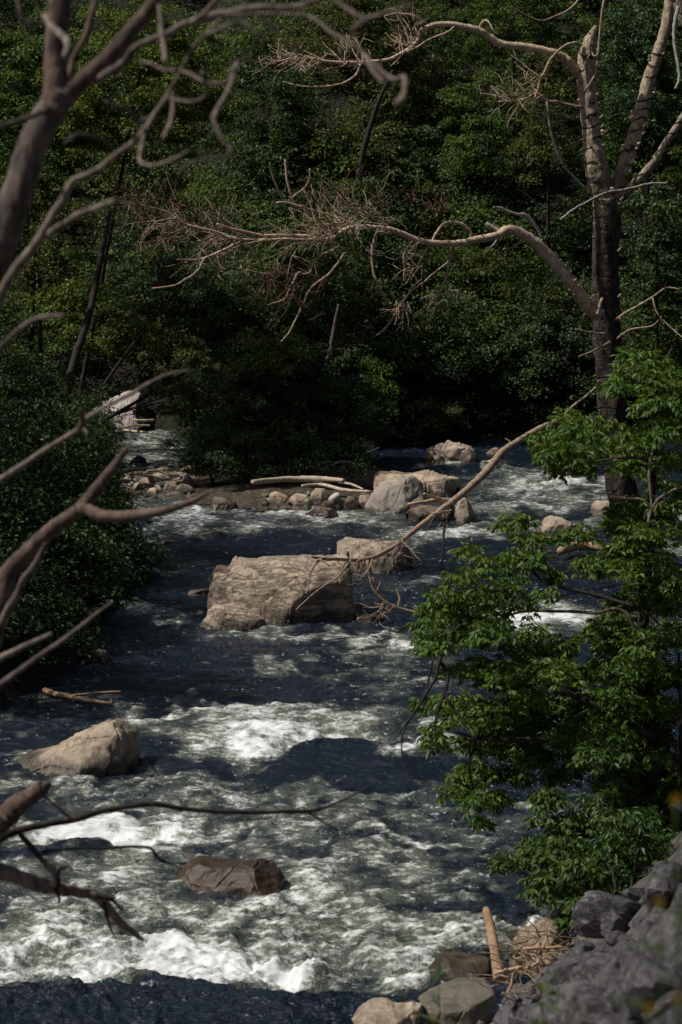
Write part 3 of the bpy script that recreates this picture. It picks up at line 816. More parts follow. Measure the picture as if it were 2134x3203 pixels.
# ------------------------------------------------------------------ driftwood
def log(name, label, rows, d0, d1, m, cat='log', group=None, sides=10, rough=.12):
    b = TB(); b.tube(spline(px(rows, d0, d1), 6), sides, rough, 5, .5)
    o = b.build(name, m); return tag(o, label, cat, group)


def wlog(name, label, rows, z, m, cat='log', group=None, rough=.12):
    pts = []
    for (x, y, r) in rows:
        d = depth_at(x, y, z); pts.append((W(x, y, z), r * d / FS))
    b = TB(); b.tube(spline(pts, 6), 10, rough, 5, .5)
    return tag(b.build(name, m), label, cat, group)


log('driftwood_log', 'short bleached driftwood log standing upright at the near water edge', [(1562, 3065, 19), (1555, 3020, 18), (1546, 2960, 17), (1535, 2900, 15), (1524, 2856, 13), (1520, 2842, 9)], 27.0, 27.4, M['drift_brown'])
wlog('driftwood_log', 'longest straight pale log lying above the stone row on the shoal', [(790, 1508, 8), (880, 1500, 9), (960, 1498, 10), (1030, 1500, 9), (1075, 1504, 7)], .55, M['drift'])
wlog('driftwood_log', 'thin curved pale log just below the longest log on the shoal', [(945, 1520, 5), (1000, 1516, 6), (1040, 1524, 6), (1085, 1534, 6), (1160, 1538, 4)], .4, M['drift'])
wlog('driftwood_log', 'broken stub of log between the two long logs', [(1060, 1508, 4), (1100, 1515, 4), (1135, 1530, 3)], .45, M['drift'])
wlog('driftwood_log', 'thick brown log lying across the water left of the dead trunk foot', [(1755, 1722, 13), (1800, 1708, 16), (1850, 1706, 15), (1910, 1714, 14), (1970, 1722, 14)], .18, M['drift_brown'])
wlog('driftwood_stick', 'thin shiny stick on the water above the thick brown log', [(1700, 1680, 3), (1745, 1681, 3.5), (1800, 1672, 3), (1860, 1660, 2)], .1, M['drift_brown'], 'stick')
wlog('driftwood_log', 'tan forked driftwood stuck at the left bank edge', [(140, 2160, 9), (180, 2172, 9), (230, 2182, 8), (280, 2192, 7), (350, 2200, 4)], .06, M['drift_brown'])
wlog('driftwood_stick', 'thin tan stick beside the forked driftwood at the left bank', [(230, 2176, 5), (300, 2168, 4), (380, 2163, 3)], .06, M['drift_brown'], 'stick')
wlog('driftwood_stick', 'upper pale stick lying at the far end of the left channel', [(415, 1314, 3), (450, 1315, 4), (482, 1314, 3)], .6, M['drift'], 'stick')
wlog('driftwood_stick', 'middle bent pale stick at the far end of the left channel', [(378, 1342, 2), (415, 1332, 3), (470, 1330, 3)], .3, M['drift'], 'stick')
wlog('driftwood_stick', 'lowest pale stick at the far waterline of the left channel', [(385, 1345, 4), (430, 1350, 4), (478, 1354, 3)], .15, M['drift'], 'stick')
t_ = thing('driftwood_branch', 'forked grey dead branch sticking up behind the shoal logs', 'branch', W(935, 1490, .5))
b = TB(); b.tube(spline(px([(940, 1500, 4), (930, 1480, 4), (910, 1468, 3), (890, 1458, 2)], 88.5), 5), 6); b.build('branch', M['twig_grey'], t_)
b = TB(); b.tube(spline(px([(922, 1474, 3), (926, 1458, 2), (934, 1448, 2)], 88.5), 5), 6); b.build('twig', M['twig_grey'], t_)
b = TB()
b.tube(spline(px([(1038, 1456, 3), (1065, 1445, 5), (1105, 1446, 5), (1120, 1432, 4), (1160, 1412, 3), (1188, 1400, 2)], 89.5), 6), 6)
b.tube(spline(px([(1130, 1455, 2), (1105, 1446, 4)], 89.5), 6), 6)
tag(b.build('driftwood_branch', M['twig_grey']), 'crooked pale dead branch rising from the dark bush edge', 'branch')

# root tangle on the near bank
rt = random.Random(9)
wad = thing('root_tangle', 'brown tangle of bare roots around the foot of the standing log', 'roots', P(1640, 3060, 26))
b = TB()
for k in range(80):
    x, y = rt.uniform(1560, 1830), 0
    y = np.interp(x, [1540, 1600, 1700, 1830], [3060, 3020, 2960, 2960]) + rt.uniform(-50, 110)
    d = 26.2 - (y - 3000) * .006 + rt.uniform(-.3, .3)
    a = rt.uniform(0, 6.28); rows = []
    for j in range(6):
        rows.append((x, y, rt.uniform(1.8, 4) * (1 - j * .13)))
        a += rt.uniform(-.6, .6); x += math.cos(a) * 24; y += math.sin(a) * 16
    b.tube(spline(px(rows, d, d + rt.uniform(-.4, .4), .04), 3), 5)
o = b.build('roots', M['root'], wad); o['kind'] = 'stuff'
b = TB()
b.tube(spline(px([(1548, 3045, 7), (1610, 3030, 7), (1660, 3025, 6), (1690, 3005, 4)], 26.4), 5), 7, .2)
b.build('thick_root', M['drift_brown'], wad); b = TB()
b.tube(spline(px([(1640, 2968, 5), (1700, 2965, 6), (1760, 2962, 4)], 26.2), 5), 7, .2)
b.build('thick_root', M['drift_brown'], wad); b = TB()
b.tube(spline(px([(1608, 3045, 5), (1600, 3080, 5), (1585, 3110, 3)], 25.8), 5), 7, .2)
b.build('thick_root', M['drift_brown'], wad)

# ------------------------------------------------------------------ dead tree on the right
DT = 65.0
dead = thing('dead_tree', 'tall bare dead tree with pale bark standing in the river at right', 'dead tree', W(1975, 1756, 0))
b = TB()
low = [(1985, 1800, 60), (1975, 1745, 50), (1958, 1620, 46), (1935, 1450, 43), (1918, 1300, 42), (1905, 1150, 42), (1898, 1000, 42), (1896, 850, 41), (1898, 740, 41), (1902, 660, 41), (1903, 610, 40)]
b.tube(spline(px(low, 66.0, DT), 10), 26, .22, 7, .18)
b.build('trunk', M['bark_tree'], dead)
b = TB()
b.tube(spline(px([(1906, 640, 30), (1880, 590, 36), (1868, 540, 36), (1860, 480, 35), (1854, 409, 32), (1844, 341, 30), (1838, 290, 29), (1836, 221, 30), (1838, 165, 28), (1848, 120, 17), (1866, 80, 6)], DT, DT - .3), 9), 24, .14, 7, .6)
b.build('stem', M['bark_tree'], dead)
b = TB()
b.tube(spline(px([(1918, 650, 22), (1932, 600, 24), (1946, 545, 24), (1968, 477, 24), (1996, 392, 24), (2016, 306, 22), (2034, 238, 20), (2056, 170, 19), (2074, 120, 18), (2090, 50, 17), (2096, -30, 17), (2090, -150, 15)], DT, DT + .4), 8), 20, .12, 7, .6)
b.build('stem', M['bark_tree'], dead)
b = TB()
b.tube(spline(px([(1925, 640, 12), (1962, 598, 15), (2009, 550, 14), (2043, 511, 13), (2067, 473, 12), (2097, 426, 11), (2134, 368, 10), (2180, 280, 12), (2175, 150, 16), (2140, 50, 19), (2105, -30, 17), (2080, -120, 14)], DT, DT - .6), 8), 16, .14, 9, .6)
b.build('stem', M['bark_tree'], dead)
b = TB()
A = [(1812, 232, 13), (1801, 218, 14), (1777, 191, 15), (1743, 170, 14), (1702, 158, 12), (1632, 146, 12), (1569, 137, 12), (1529, 115, 11), (1500, 95, 11), (1431, 80, 10), (1374, 76, 9), (1328, 90, 8), (1311, 109, 7), (1299, 138, 7), (1259, 166, 7), (1213, 187, 6), (1144, 195, 6), (1076, 195, 5), (1018, 192, 5), (972, 181, 4), (932, 178, 3.5), (875, 192, 2.5)]
b.tube(spline(px(A, DT - .2, DT - 2), 6), 12, .14, 10, .6)
b.build('limb', M['bark_limb'], dead)
b = TB()
B = [(1868, 985, 20), (1855, 973, 20), (1832, 944, 21), (1786, 887, 20), (1746, 835, 19), (1700, 784, 18), (1654, 743, 16), (1597, 718, 15), (1551, 738, 12), (1494, 750, 12), (1436, 760, 11), (1367, 761, 10), (1310, 752, 10), (1258, 732, 10), (1218, 718, 9), (1172, 712, 8), (1115, 709, 7), (1075, 722, 7), (1034, 746, 6), (958, 750, 6), (891, 750, 6), (824, 752, 6), (779, 752, 5), (712, 741, 5), (668, 723, 4), (623, 714, 4), (579, 701, 3.5), (547, 679, 3)]
b.tube(spline(px(B, DT - .2, DT - 3.5), 6), 12, .16, 10, .6)
b.build('limb', M['bark_limb'], dead)
b = TB()
Cc = [(1890, 1318, 10), (1874, 1314, 10), (1814, 1312, 9), (1777, 1312, 11), (1727, 1326, 11), (1681, 1347, 11), (1621, 1381, 11), (1575, 1413, 12), (1538, 1454, 12), (1506, 1491, 12), (1470, 1523, 11), (1433, 1555, 11), (1391, 1588, 10), (1341, 1624, 9), (1295, 1661, 9), (1261, 1688, 8), (1213, 1721, 7), (1147, 1750, 7), (1072, 1750, 6), (1006, 1747, 5), (975, 1742, 3)]
b.tube(spline(px(Cc, DT, 54.4), 6), 12, .16, 10, .6)
b.build('limb', M['twig_dead'], dead)
TW = [  # (rows, r0, r1, depth0, depth1, material)
    ([(1322, 75), (1305, 55), (1276, 46), (1236, 43), (1202, 52)], 6, 3, 63.8, 63.5, 'bark_limb'),
    ([(1500, 90), (1512, 66), (1529, 69), (1546, 100)], 5, 2, 64.5, 64.3, 'bark_limb'),
    ([(1127, 201), (1113, 235), (1070, 261), (1018, 270), (943, 270), (886, 255)], 4, 2.5, 63.3, 63, 'bark_limb'),
    ([(932, 176), (918, 150), (892, 121), (880, 98)], 3, 2, 63, 62.8, 'bark_limb'),
    ([(1259, 166), (1300, 150), (1340, 125), (1400, 100), (1420, 85)], 3, 3, 63.4, 63.8, 'bark_limb'),
    ([(1820, 140), (1791, 135), (1760, 150), (1729, 177), (1706, 218), (1692, 249), (1680, 286), (1672, 310)], 6, 3, 64.6, 63.8, 'twig_dead'),
    ([(1820, 338), (1809, 334), (1770, 327), (1743, 318), (1712, 317), (1678, 293), (1640, 312), (1600, 317), (1560, 318)], 6, 3, 64.6, 63.8, 'twig_dead'),
    ([(1712, 317), (1723, 409), (1743, 470), (1763, 518), (1794, 552), (1830, 590)], 3, 4, 63.9, 64.5, 'twig_grey'),
    ([(2087, 574), (2036, 574), (1992, 584), (1941, 596), (1913, 598), (1872, 613), (1821, 640), (1791, 657), (1753, 688)], 4, 3.5, 63.6, 63.2, 'twig_grey'),
    ([(1891, -10), (1879, 85), (1872, 170), (1864, 232), (1828, 286)], 5, 4, 63.9, 64.2, 'twig_dead'),
    ([(1815, -5), (1780, 31), (1736, 51), (1692, 65), (1634, 41), (1600, 20)], 4, 2, 64.1, 63.4, 'twig_dead'),
    ([(1850, 110), (1846, 150), (1858, 175), (1872, 170)], 4, 3, 64.2, 64, 'twig_dead'),
    ([(1836, 230), (1832, 200), (1845, 170)], 4, 3, 64.2, 64, 'twig_dead'),
    ([(2122, 20), (2111, 68), (2109, 119), (2116, 170), (2124, 221), (2123, 255), (2112, 278)], 7, 4, 64.2, 63.9, 'twig_grey'),
    ([(1413, 765), (1413, 795), (1402, 841), (1390, 887), (1373, 921), (1350, 956)], 6, 3, 63.7, 63.4, 'twig_dead'),
    ([(1410, 815), (1367, 847), (1330, 880), (1287, 910), (1253, 956), (1218, 1013), (1180, 1050)], 3, 4, 63.7, 63.2, 'twig_dead'),
    ([(1471, 750), (1471, 723), (1442, 700), (1402, 695), (1379, 709), (1344, 766), (1316, 812), (1304, 840)], 6, 3, 63.9, 63.3, 'bark_limb'),
    ([(1184, 715), (1166, 772), (1164, 818), (1178, 881), (1212, 939), (1225, 950)], 5, 3, 63.2, 62.9, 'twig_dead'),
    ([(1703, 785), (1683, 721), (1649, 675), (1610, 668), (1563, 649), (1545, 648)], 6, 3, 64.4, 64, 'twig_grey'),
    ([(1570, 728), (1520, 698)], 7, 6, 64, 64, 'twig_grey'),
    ([(1635, 755), (1600, 775), (1575, 780)], 4, 3, 64, 64, 'twig_dead'),
    ([(1565, 732), (1545, 765), (1530, 775)], 4, 2, 64, 64, 'twig_grey'),
    ([(1040, 722), (1025, 714), (994, 696), (967, 679), (969, 665), (949, 645), (922, 638), (909, 607), (896, 545), (893, 500)], 7, 3, 62.9, 62.5, 'bark_limb'),
    ([(915, 620), (922, 612), (963, 576), (971, 527)], 4, 3, 62.6, 62.3, 'twig_dead'),
    ([(949, 648), (936, 647), (900, 634), (864, 634)], 5, 3, 62.6, 62.4, 'bark_limb'),
    ([(885, 620), (870, 590), (850, 540), (845, 510)], 4, 2, 62.6, 62.4, 'twig_dead'),
    ([(1000, 740), (904, 737), (824, 737), (793, 730), (721, 714), (680, 700)], 7, 3, 62.8, 62.2, 'bark_limb'),
    ([(1060, 770), (1038, 786), (1003, 799), (976, 830), (965, 855), (891, 857), (824, 857), (770, 844)], 5, 3, 62.8, 62.2, 'twig_dead'),
    ([(945, 856), (931, 857), (909, 902), (887, 937), (837, 955)], 5, 3, 62.4, 62.2, 'twig_dead'),
    ([(1080, 790), (1052, 830), (1025, 862), (976, 897), (954, 937), (927, 996), (905, 1040), (880, 1068)], 5, 3, 62.6, 62.2, 'twig_dead'),
    ([(730, 765), (712, 777), (650, 804), (614, 812), (552, 812)], 5, 3, 62.2, 62, 'bark_limb'),
    ([(640, 808), (619, 848), (579, 875), (547, 893), (476, 902)], 5, 3, 62, 61.8, 'twig_dead'),
    ([(1327, 1545), (1378, 1562), (1419, 1565)], 4, 6, 58.4, 59.2, 'bark_limb'),
    ([(1419, 1565), (1378, 1562), (1327, 1569), (1277, 1578)], 7, 5, 59, 58.5, 'bark_limb'),
    ([(1419, 1570), (1412, 1615), (1391, 1647), (1387, 1702), (1382, 1762)], 6, 3, 58.8, 58.4, 'bark_shade'),
    ([(1754, 1312), (1787, 1274), (1830, 1242), (1874, 1203)], 5, 4, 64.6, 64.8, 'twig_dead'),
    ([(1575, 1413), (1597, 1385), (1580, 1372)], 4, 2, 62, 62, 'twig_grey'),
    ([(1150, 1752), (1159, 1816), (1176, 1853), (1213, 1887), (1261, 1905), (1330, 1922)], 5, 3.5, 55, 55, 'twig_dead'),
    ([(1245, 1900), (1250, 1870), (1240, 1845)], 4, 3, 55, 55, 'twig_dead'),
    ([(1176, 1853), (1192, 1820)], 3, 2, 55, 55, 'twig_dead'),
    ([(1006, 1747), (987, 1764), (963, 1806), (940, 1835), (950, 1860)], 4, 2, 54.4, 54.3, 'twig_dead'),
    ([(985, 1764), (1000, 1750), (1030, 1770)], 4, 2, 54.4, 54.3, 'twig_dead'),
    ([(1100, 1750), (1060, 1800), (990, 1850), (950, 1885), (925, 1910)], 3, 2, 54.3, 54.2, 'twig_dead'),
    ([(965, 1805), (965, 1840), (955, 1850)], 3, 2, 54.3, 54.2, 'twig_dead'),
    ([(1925, 1000), (1990, 960), (2040, 930), (2085, 900), (2125, 905)], 5, 2, 64.4, 63.6, 'twig_dead'),
    ([(2040, 930), (2060, 985), (2105, 1030), (2140, 1060)], 3, 2, 64, 63.6, 'twig_dead'),
    ([(1930, 1060), (1975, 1030), (2040, 1020), (2070, 990)], 4, 2, 64.4, 63.8, 'twig_dead'),
    ([(1868, 985), (1878, 955), (1884, 930)], 6, 5, 64.3, 64.3, 'bark_limb'),
    ([(1895, 1045), (1850, 1040), (1800, 1030)], 4, 2, 64.3, 64, 'twig_dead'),
    ([(1910, 1070), (1850, 1100), (1810, 1115)], 4, 2, 64.3, 64, 'twig_dead'),
]
bym = {}
for rows, r0, r1, d0, d1, mm in TW:
    b = TB(); b.tube(spline(px(rr(rows, r0, r1), d0, d1), 4), 7, .22, 14, .8)
    b.build('branch', M[mm], dead)
# loose bark flakes and knots give the stems their ragged edges
b = TB(); rt = random.Random(3)
for line, d in ((low[4:], 64.4), ([(1880, 590, 36), (1860, 480, 35), (1854, 409, 32), (1838, 290, 29)], 64.3), ([(1946, 545, 24), (1996, 392, 24), (2034, 238, 20), (2074, 120, 18)], 64.6), (B[2:8], 64.3)):
    for k in range(16):
        i = rt.randrange(len(line) - 1); t = rt.random()
        x = line[i][0] * (1 - t) + line[i + 1][0] * t; y = line[i][1] * (1 - t) + line[i + 1][1] * t; r = line[i][2]
        s = rt.choice((-1, 1)); x += s * r * rt.uniform(.8, 1)
        b.tube(px([(x, y, rt.uniform(3, 6)), (x + s * rt.uniform(3, 9), y - rt.uniform(0, 12), 2)], d, d - .1), 5, .2)
o = b.build('bark_flakes', M['bark_limb'], dead); o['kind'] = 'stuff'


def twig_brush(b, anchors, n, ang, spreadA, l0, l1, d0, rg, r=2.3, kids=2, curl=.25):
    for k in range(n):
        x, y = rg.choice(anchors); x += rg.uniform(-25, 25); y += rg.uniform(-8, 8)
        a = math.radians(ang + rg.uniform(-spreadA, spreadA)); L = rg.uniform(l0, l1); d = d0 + rg.uniform(-1.6, 1.6)
        bend = rg.uniform(-curl, curl); n_ = 6; rows = []
        for j in range(n_):
            rows.append((x, y, r * rg.uniform(.75, 1.25) * (1 - .12 * j)))
            x += math.cos(a) * L / n_; y += math.sin(a) * L / n_; a += bend + rg.uniform(-.22, .22)
        dd = d + rg.uniform(-1.2, 1.2)
        b.tube(spline(px(rows, d, dd), 2), 4)
        for c in range(kids):
            i = rg.randrange(1, n_ - 1); x2, y2, _ = rows[i]
            a2 = a + rg.choice((-1, 1)) * rg.uniform(.4, 1.0); r2 = []
            dk = d + (dd - d) * i / (n_ - 1)
            for j in range(4):
                r2.append((x2, y2, r * .7 * (1 - .15 * j))); x2 += math.cos(a2) * L * .12; y2 += math.sin(a2) * L * .12; a2 += rg.uniform(-.3, .3)
            b.tube(px(r2, dk, dk + rg.uniform(-.4, .4)), 4)


rg = random.Random(21)
lineB = [(x, y) for x, y, r in spline([(Vector((x, y, 0)), r) for x, y, r in B[12:]], 4) for x, y, r in [(x.x, x.y, r) for x, r in [(Vector((0, 0, 0)), 0)]]] if False else [(x, y) for x, y, r in B[12:]]
b = TB()
twig_brush(b, lineB[5:], 66, 172, 36, 80, 260, 63, rg, 2.2, 3, .5)
twig_brush(b, lineB[:12], 14, 130, 50, 70, 210, 63, rg, 2.0, 3, .5)
twig_brush(b, lineB[2:9], 18, 200, 50, 50, 150, 63, rg, 2.0, 3, .5)
twig_brush(b, [(1240, 690), (1180, 680), (1120, 690), (1060, 700)], 32, 185, 30, 80, 260, 63, rg, 2.3, 3, .4)
o = b.build('twigs', M['twig_fine'], dead); o['kind'] = 'stuff'
b = TB()
twig_brush(b, [(980, 820), (920, 850), (860, 840), (1000, 870), (930, 900)], 30, 150, 45, 70, 200, 62.8, rg, 2.3)
twig_brush(b, [(700, 700), (620, 690), (560, 660), (500, 620), (480, 700), (430, 600), (560, 740)], 44, 190, 50, 60, 200, 64, rg, 2.3)
twig_brush(b, [(1200, 650), (1100, 620), (1000, 640), (1300, 640), (1380, 660)], 40, 250, 50, 40, 120, 64, rg, 2.2)
o = b.build('dead_sprays', M['twig_red'], dead); o['kind'] = 'stuff'
b = TB()
twig_brush(b, [(x, y) for x, y, r in A[12:]], 60, 200, 80, 40, 130, 63.4, rg, 2.4)
twig_brush(b, [(1680, 290), (1640, 310), (1700, 240), (1600, 317)], 30, 180, 50, 40, 140, 64, rg, 2)
twig_brush(b, [(1300, 830), (1370, 920), (1260, 950), (1420, 900)], 26, 120, 60, 40, 130, 63.4, rg, 2)
twig_brush(b, [(1260, 1688), (1147, 1750), (1072, 1750), (1220, 1890), (1390, 1600)], 34, 120, 70, 40, 120, 55.6, rg, 1.8)
o = b.build('fine_twigs', M['twig_dead'], dead); o['kind'] = 'stuff'

# ------------------------------------------------------------------ near bare trees at left (out of focus)
D1 = 9.2
fg = thing('bare_tree', 'thick leafless forked tree in the blurred upper left foreground', 'bare tree', P(-160, 5450, D1))
b = TB(); b.tube(spline(px([(-160, 5600, 75), (-170, 3400, 68), (-150, 2300, 62), (-110, 1500, 60), (-70, 1050, 58), (-22, 820, 55), (12, 710, 53), (58, 590, 52), (114, 430, 50), (163, 335, 47), (180, 270, 38)], D1), 8), 20, .2, 14, .3)
b.build('trunk', M['bark_front'], fg)
b = TB(); b.tube(spline(px([(165, 345, 44), (176, 260, 40), (174, 170, 37), (184, 60, 37), (190, -60, 36), (195, -400, 30)], D1), 7), 16, .08, 9, .3); b.build('stem', M['bark_brown'], fg)
b = TB(); b.tube(spline(px([(165, 360, 40), (205, 300, 36), (260, 250, 30), (330, 190, 28), (400, 110, 26), (450, 50, 22), (500, -30, 20), (620, -300, 15)], D1), 7), 16, .08, 9, .3); b.build('stem', M['bark_brown'], fg)
FG = [
    ([(690, 60), (620, 130), (575, 205), (531, 286), (476, 367), (422, 442), (367, 483), (293, 538), (231, 565), (197, 626), (163, 680), (140, 721), (109, 769), (82, 800), (30, 870), (0, 930), (-60, 1040)], 5, 16, 8.8, 9.2, 'bark_pale'),
    ([(150, 740), (190, 708), (272, 660), (367, 629)], 13, 9, 9.1, 8.7, 'bark_pale'),
    ([(1080, -40), (1000, -8), (953, 14), (885, 24), (783, 24), (680, 44), (599, 68), (531, 99), (442, 139), (367, 211), (300, 250)], 7, 14, 8, 9.2, 'bark_front'),
    ([(740, -60), (680, 0), (640, 45), (600, 68)], 8, 9, 8.4, 8.6, 'bark_pale'),
    ([(700, 44), (949, 46), (1030, 98), (1104, 138), (1139, 172), (1167, 224), (1202, 258)], 4, 8, 8.2, 7.6, 'bark_front'),
    ([(1300, 0), (1282, 17), (1236, 34), (1144, 63), (1098, 95)], 4, 8, 7.6, 7.7, 'bark_front'),
    ([(1000, -30), (1047, 0), (1110, 43), (1144, 63)], 6, 7, 7.9, 7.7, 'bark_front'),
    ([(1139, 172), (1225, 247), (1265, 241), (1267, 287), (1242, 327)], 5, 9, 7.7, 7.5, 'bark_pale'),
    ([(708, 259), (742, 197), (731, 238), (708, 293), (680, 340), (667, 371)], 5, 9, 8.3, 8.1, 'bark_pale'),
    ([(500, 20), (503, 54), (510, 136), (520, 197)], 7, 10, 8.5, 8.4, 'bark_pale'),
    ([(476, 367), (456, 408), (442, 463), (439, 507), (476, 517), (544, 497), (592, 470)], 8, 3.5, 8.9, 8.3, 'bark_pale'),
    ([(143, 48), (163, 88), (211, 129), (205, 180)], 12, 12, 9.0, 8.8, 'bark_pale'),
    ([(55, -20), (61, 20), (75, 61), (100, 80)], 8, 9, 8.5, 8.5, 'bark_front'),
    ([(310, -40), (293, 27), (265, 116), (231, 184), (205, 270)], 8, 13, 9.4, 9.3, 'bark_brown'),
    ([(520, 300), (551, 313), (612, 316), (646, 293), (633, 225)], 5, 7, 8.5, 8.2, 'bark_front'),
    ([(333, 320), (408, 347), (435, 381), (476, 367)], 6, 7, 8.6, 8.9, 'bark_front'),
    ([(-60, 420), (0, 395), (68, 374), (129, 354), (150, 350)], 7, 9, 8.8, 9.2, 'bark_front'),
    ([(667, 371), (692, 430), (721, 463), (708, 490), (653, 504)], 5, 4, 8.1, 8, 'bark_front'),
    ([(653, 504), (612, 500), (558, 538)], 4, 2.5, 8, 8, 'bark_front'),
    ([(440, 200), (469, 197), (510, 218), (578, 225), (646, 259), (708, 259)], 5, 7, 8.6, 8.3, 'bark_front'),
    ([(540, 290), (537, 367), (510, 435)], 5, 8, 8.6, 8.4, 'bark_pale'),
    ([(330, 440), (300, 430), (240, 420), (200, 450)], 6, 4, 8.9, 8.6, 'bark_front'),
    ([(820, 120), (760, 70), (690, 90), (650, 110)], 5, 6, 8.2, 8.2, 'bark_pale'),
    ([(-40, 1120), (0, 1089), (82, 1014), (140, 990), (200, 987)], 9, 7, 9.2, 8.8, 'bark_front'),
]
for rows, r0, r1, d0, d1, mm in FG:
    b = TB(); b.tube(spline(px(rr(rows, r0, r1), d0, d1), 3), 8, .22, 16, .5); b.build('branch', M[mm], fg)

D2 = 12.5
sn = thing('dead_snag', 'brown leafless snag reaching from the left edge with a raised fork', 'dead tree', P(-350, 4200, D2))
b = TB(); b.tube(spline(px([(-380, 4300, 50), (-300, 3000, 44), (-160, 2400, 38), (-60, 2120, 34), (-15, 1960, 32), (6, 1860, 32), (28, 1792, 30), (75, 1736, 27), (131, 1684, 25), (187, 1637, 23), (234, 1605, 23), (262, 1581, 22), (304, 1525, 18), (346, 1474, 16), (374, 1436, 13), (392, 1408, 9), (397, 1397, 4)], D2), 8), 16, .12, 9, .4)
b.build('trunk', M['bark_brown'], sn)
for rows, rads, d0, d1, mm in [
        ([(250, 1592), (276, 1595), (318, 1614), (397, 1614), (467, 1605), (537, 1591), (603, 1567), (640, 1548), (656, 1538)], (18, 20, 20, 18, 16, 14, 11, 7, 3), 12.5, 11.8, 'bark_brown'),
        ([(140, 1700), (135, 1721), (112, 1764), (75, 1810), (51, 1866), (28, 1904), (0, 1960)], (6, 10, 11, 12, 13, 13, 13), 12.2, 12.3, 'bark_front'),
        ([(-200, 1660), (-60, 1545), (0, 1502), (70, 1455), (140, 1408), (201, 1371), (248, 1343), (265, 1315), (299, 1292), (355, 1259), (421, 1226), (467, 1198), (528, 1170), (598, 1156)], (14, 11, 10, 9, 8.5, 8, 10, 10, 8, 7, 6, 5, 4, 2.5), 11, 10.6, 'bark_pale'),
        ([(248, 1343), (258, 1310), (256, 1287), (252, 1280)], (8, 8, 8, 5), 10.8, 10.7, 'bark_front'),
        ([(258, 1335), (272, 1352), (270, 1362)], (7, 6, 3), 10.8, 10.7, 'bark_front'),
        ([(-160, 2130), (0, 2058), (70, 2025), (163, 1983)], (12, 10, 9, 7), 11, 11, 'bark_pale'),
        ([(-200, 2280), (0, 2142), (103, 2067), (196, 2002), (248, 1964), (299, 1922), (355, 1880)], (12, 10, 9, 8, 6, 5, 3), 11, 11, 'bark_front')]:
    b = TB(); b.tube(spline(px([(x, y, r) for (x, y), r in zip(rows, rads)], d0, d1), 6), 10, .12, 12, .5); b.build('branch', M[mm], sn)

D3 = 14.5
lo = thing('broken_branch', 'broken dead branches with dark splintered ends poking in at lower left', 'branch', P(-500, 3600, D3))
for name, rows, rads, d0, d1, mm in [
        ('stump', [(-260, 2800), (-120, 2680), (-30, 2600), (0, 2570), (40, 2530), (90, 2495), (126, 2469), (146, 2458), (158, 2450)], (60, 50, 42, 40, 36, 30, 24, 13, 8), D3, D3, 'bark_brown'),
        ('branch', [(-420, 3500), (-250, 2900), (-90, 2680), (0, 2624), (46, 2601), (144, 2578), (230, 2564), (316, 2538), (402, 2523), (482, 2515), (574, 2529), (689, 2538), (804, 2541), (900, 2538), (960, 2538), (1030, 2522), (1100, 2490), (1180, 2445)], (30, 24, 16, 14, 13, 11, 10, 9, 8, 9, 8, 7, 7, 7, 6, 4, 3, 2), D3, 15.5, 'bark_shade'),
        ('branch', [(-420, 3500), (-300, 2780), (-120, 2720), (0, 2727), (57, 2744), (126, 2767), (184, 2779), (247, 2790), (298, 2802), (333, 2836), (367, 2876), (402, 2905), (448, 2940)], (26, 26, 26, 26, 25, 24, 23, 17, 18, 18, 15, 12, 4), D3, 14.8, 'bark_pale'),
        ('branch', [(60, 2605), (75, 2624), (126, 2681), (172, 2733), (178, 2775)], (8, 9, 9, 11, 14), 14.5, 14.5, 'bark_shade'),
        ('twig', [(126, 2675), (144, 2664), (230, 2653), (316, 2653), (459, 2650), (499, 2687), (568, 2716)], (4, 5, 5, 5, 5, 5, 3), 14.5, 15, 'bark_shade'),
        ('twig', [(325, 2820), (333, 2859), (345, 2900), (362, 2938)], (6, 5, 4, 2), 14.6, 14.6, 'bark_shade'),
        ('twig', [(310, 2805), (350, 2815), (385, 2850)], (8, 6, 3), 14.6, 14.6, 'bark_shade'),
        ('twig', [(300, 2800), (345, 2808), (362, 2808)], (12, 8, 3), 14.5, 14.5, 'bark_shade'),
        ('twig', [(172, 2760), (185, 2720), (220, 2708)], (12, 8, 3), 14.5, 14.5, 'bark_shade'),
        ('twig', [(165, 2760), (183, 2800), (185, 2825)], (9, 6, 3), 14.5, 14.5, 'bark_shade'),
        ('twig', [(480, 2518), (476, 2505)], (8, 3), 14.9, 14.9, 'bark_shade'),
        ('twig', [(140, 2490), (175, 2520), (215, 2555), (235, 2562)], (4, 5, 5, 4), 14.5, 14.6, 'bark_pale'),
        ('twig', [(960, 2536), (1010, 2570), (1060, 2600)], (5, 3, 2), 15.4, 15.4, 'bark_shade')]:
    b = TB(); b.tube(spline(px([(x, y, r) for (x, y), r in zip(rows, rads)], d0, d1), 6), 10, .14, 12, .5); b.build(name, M[mm], lo)

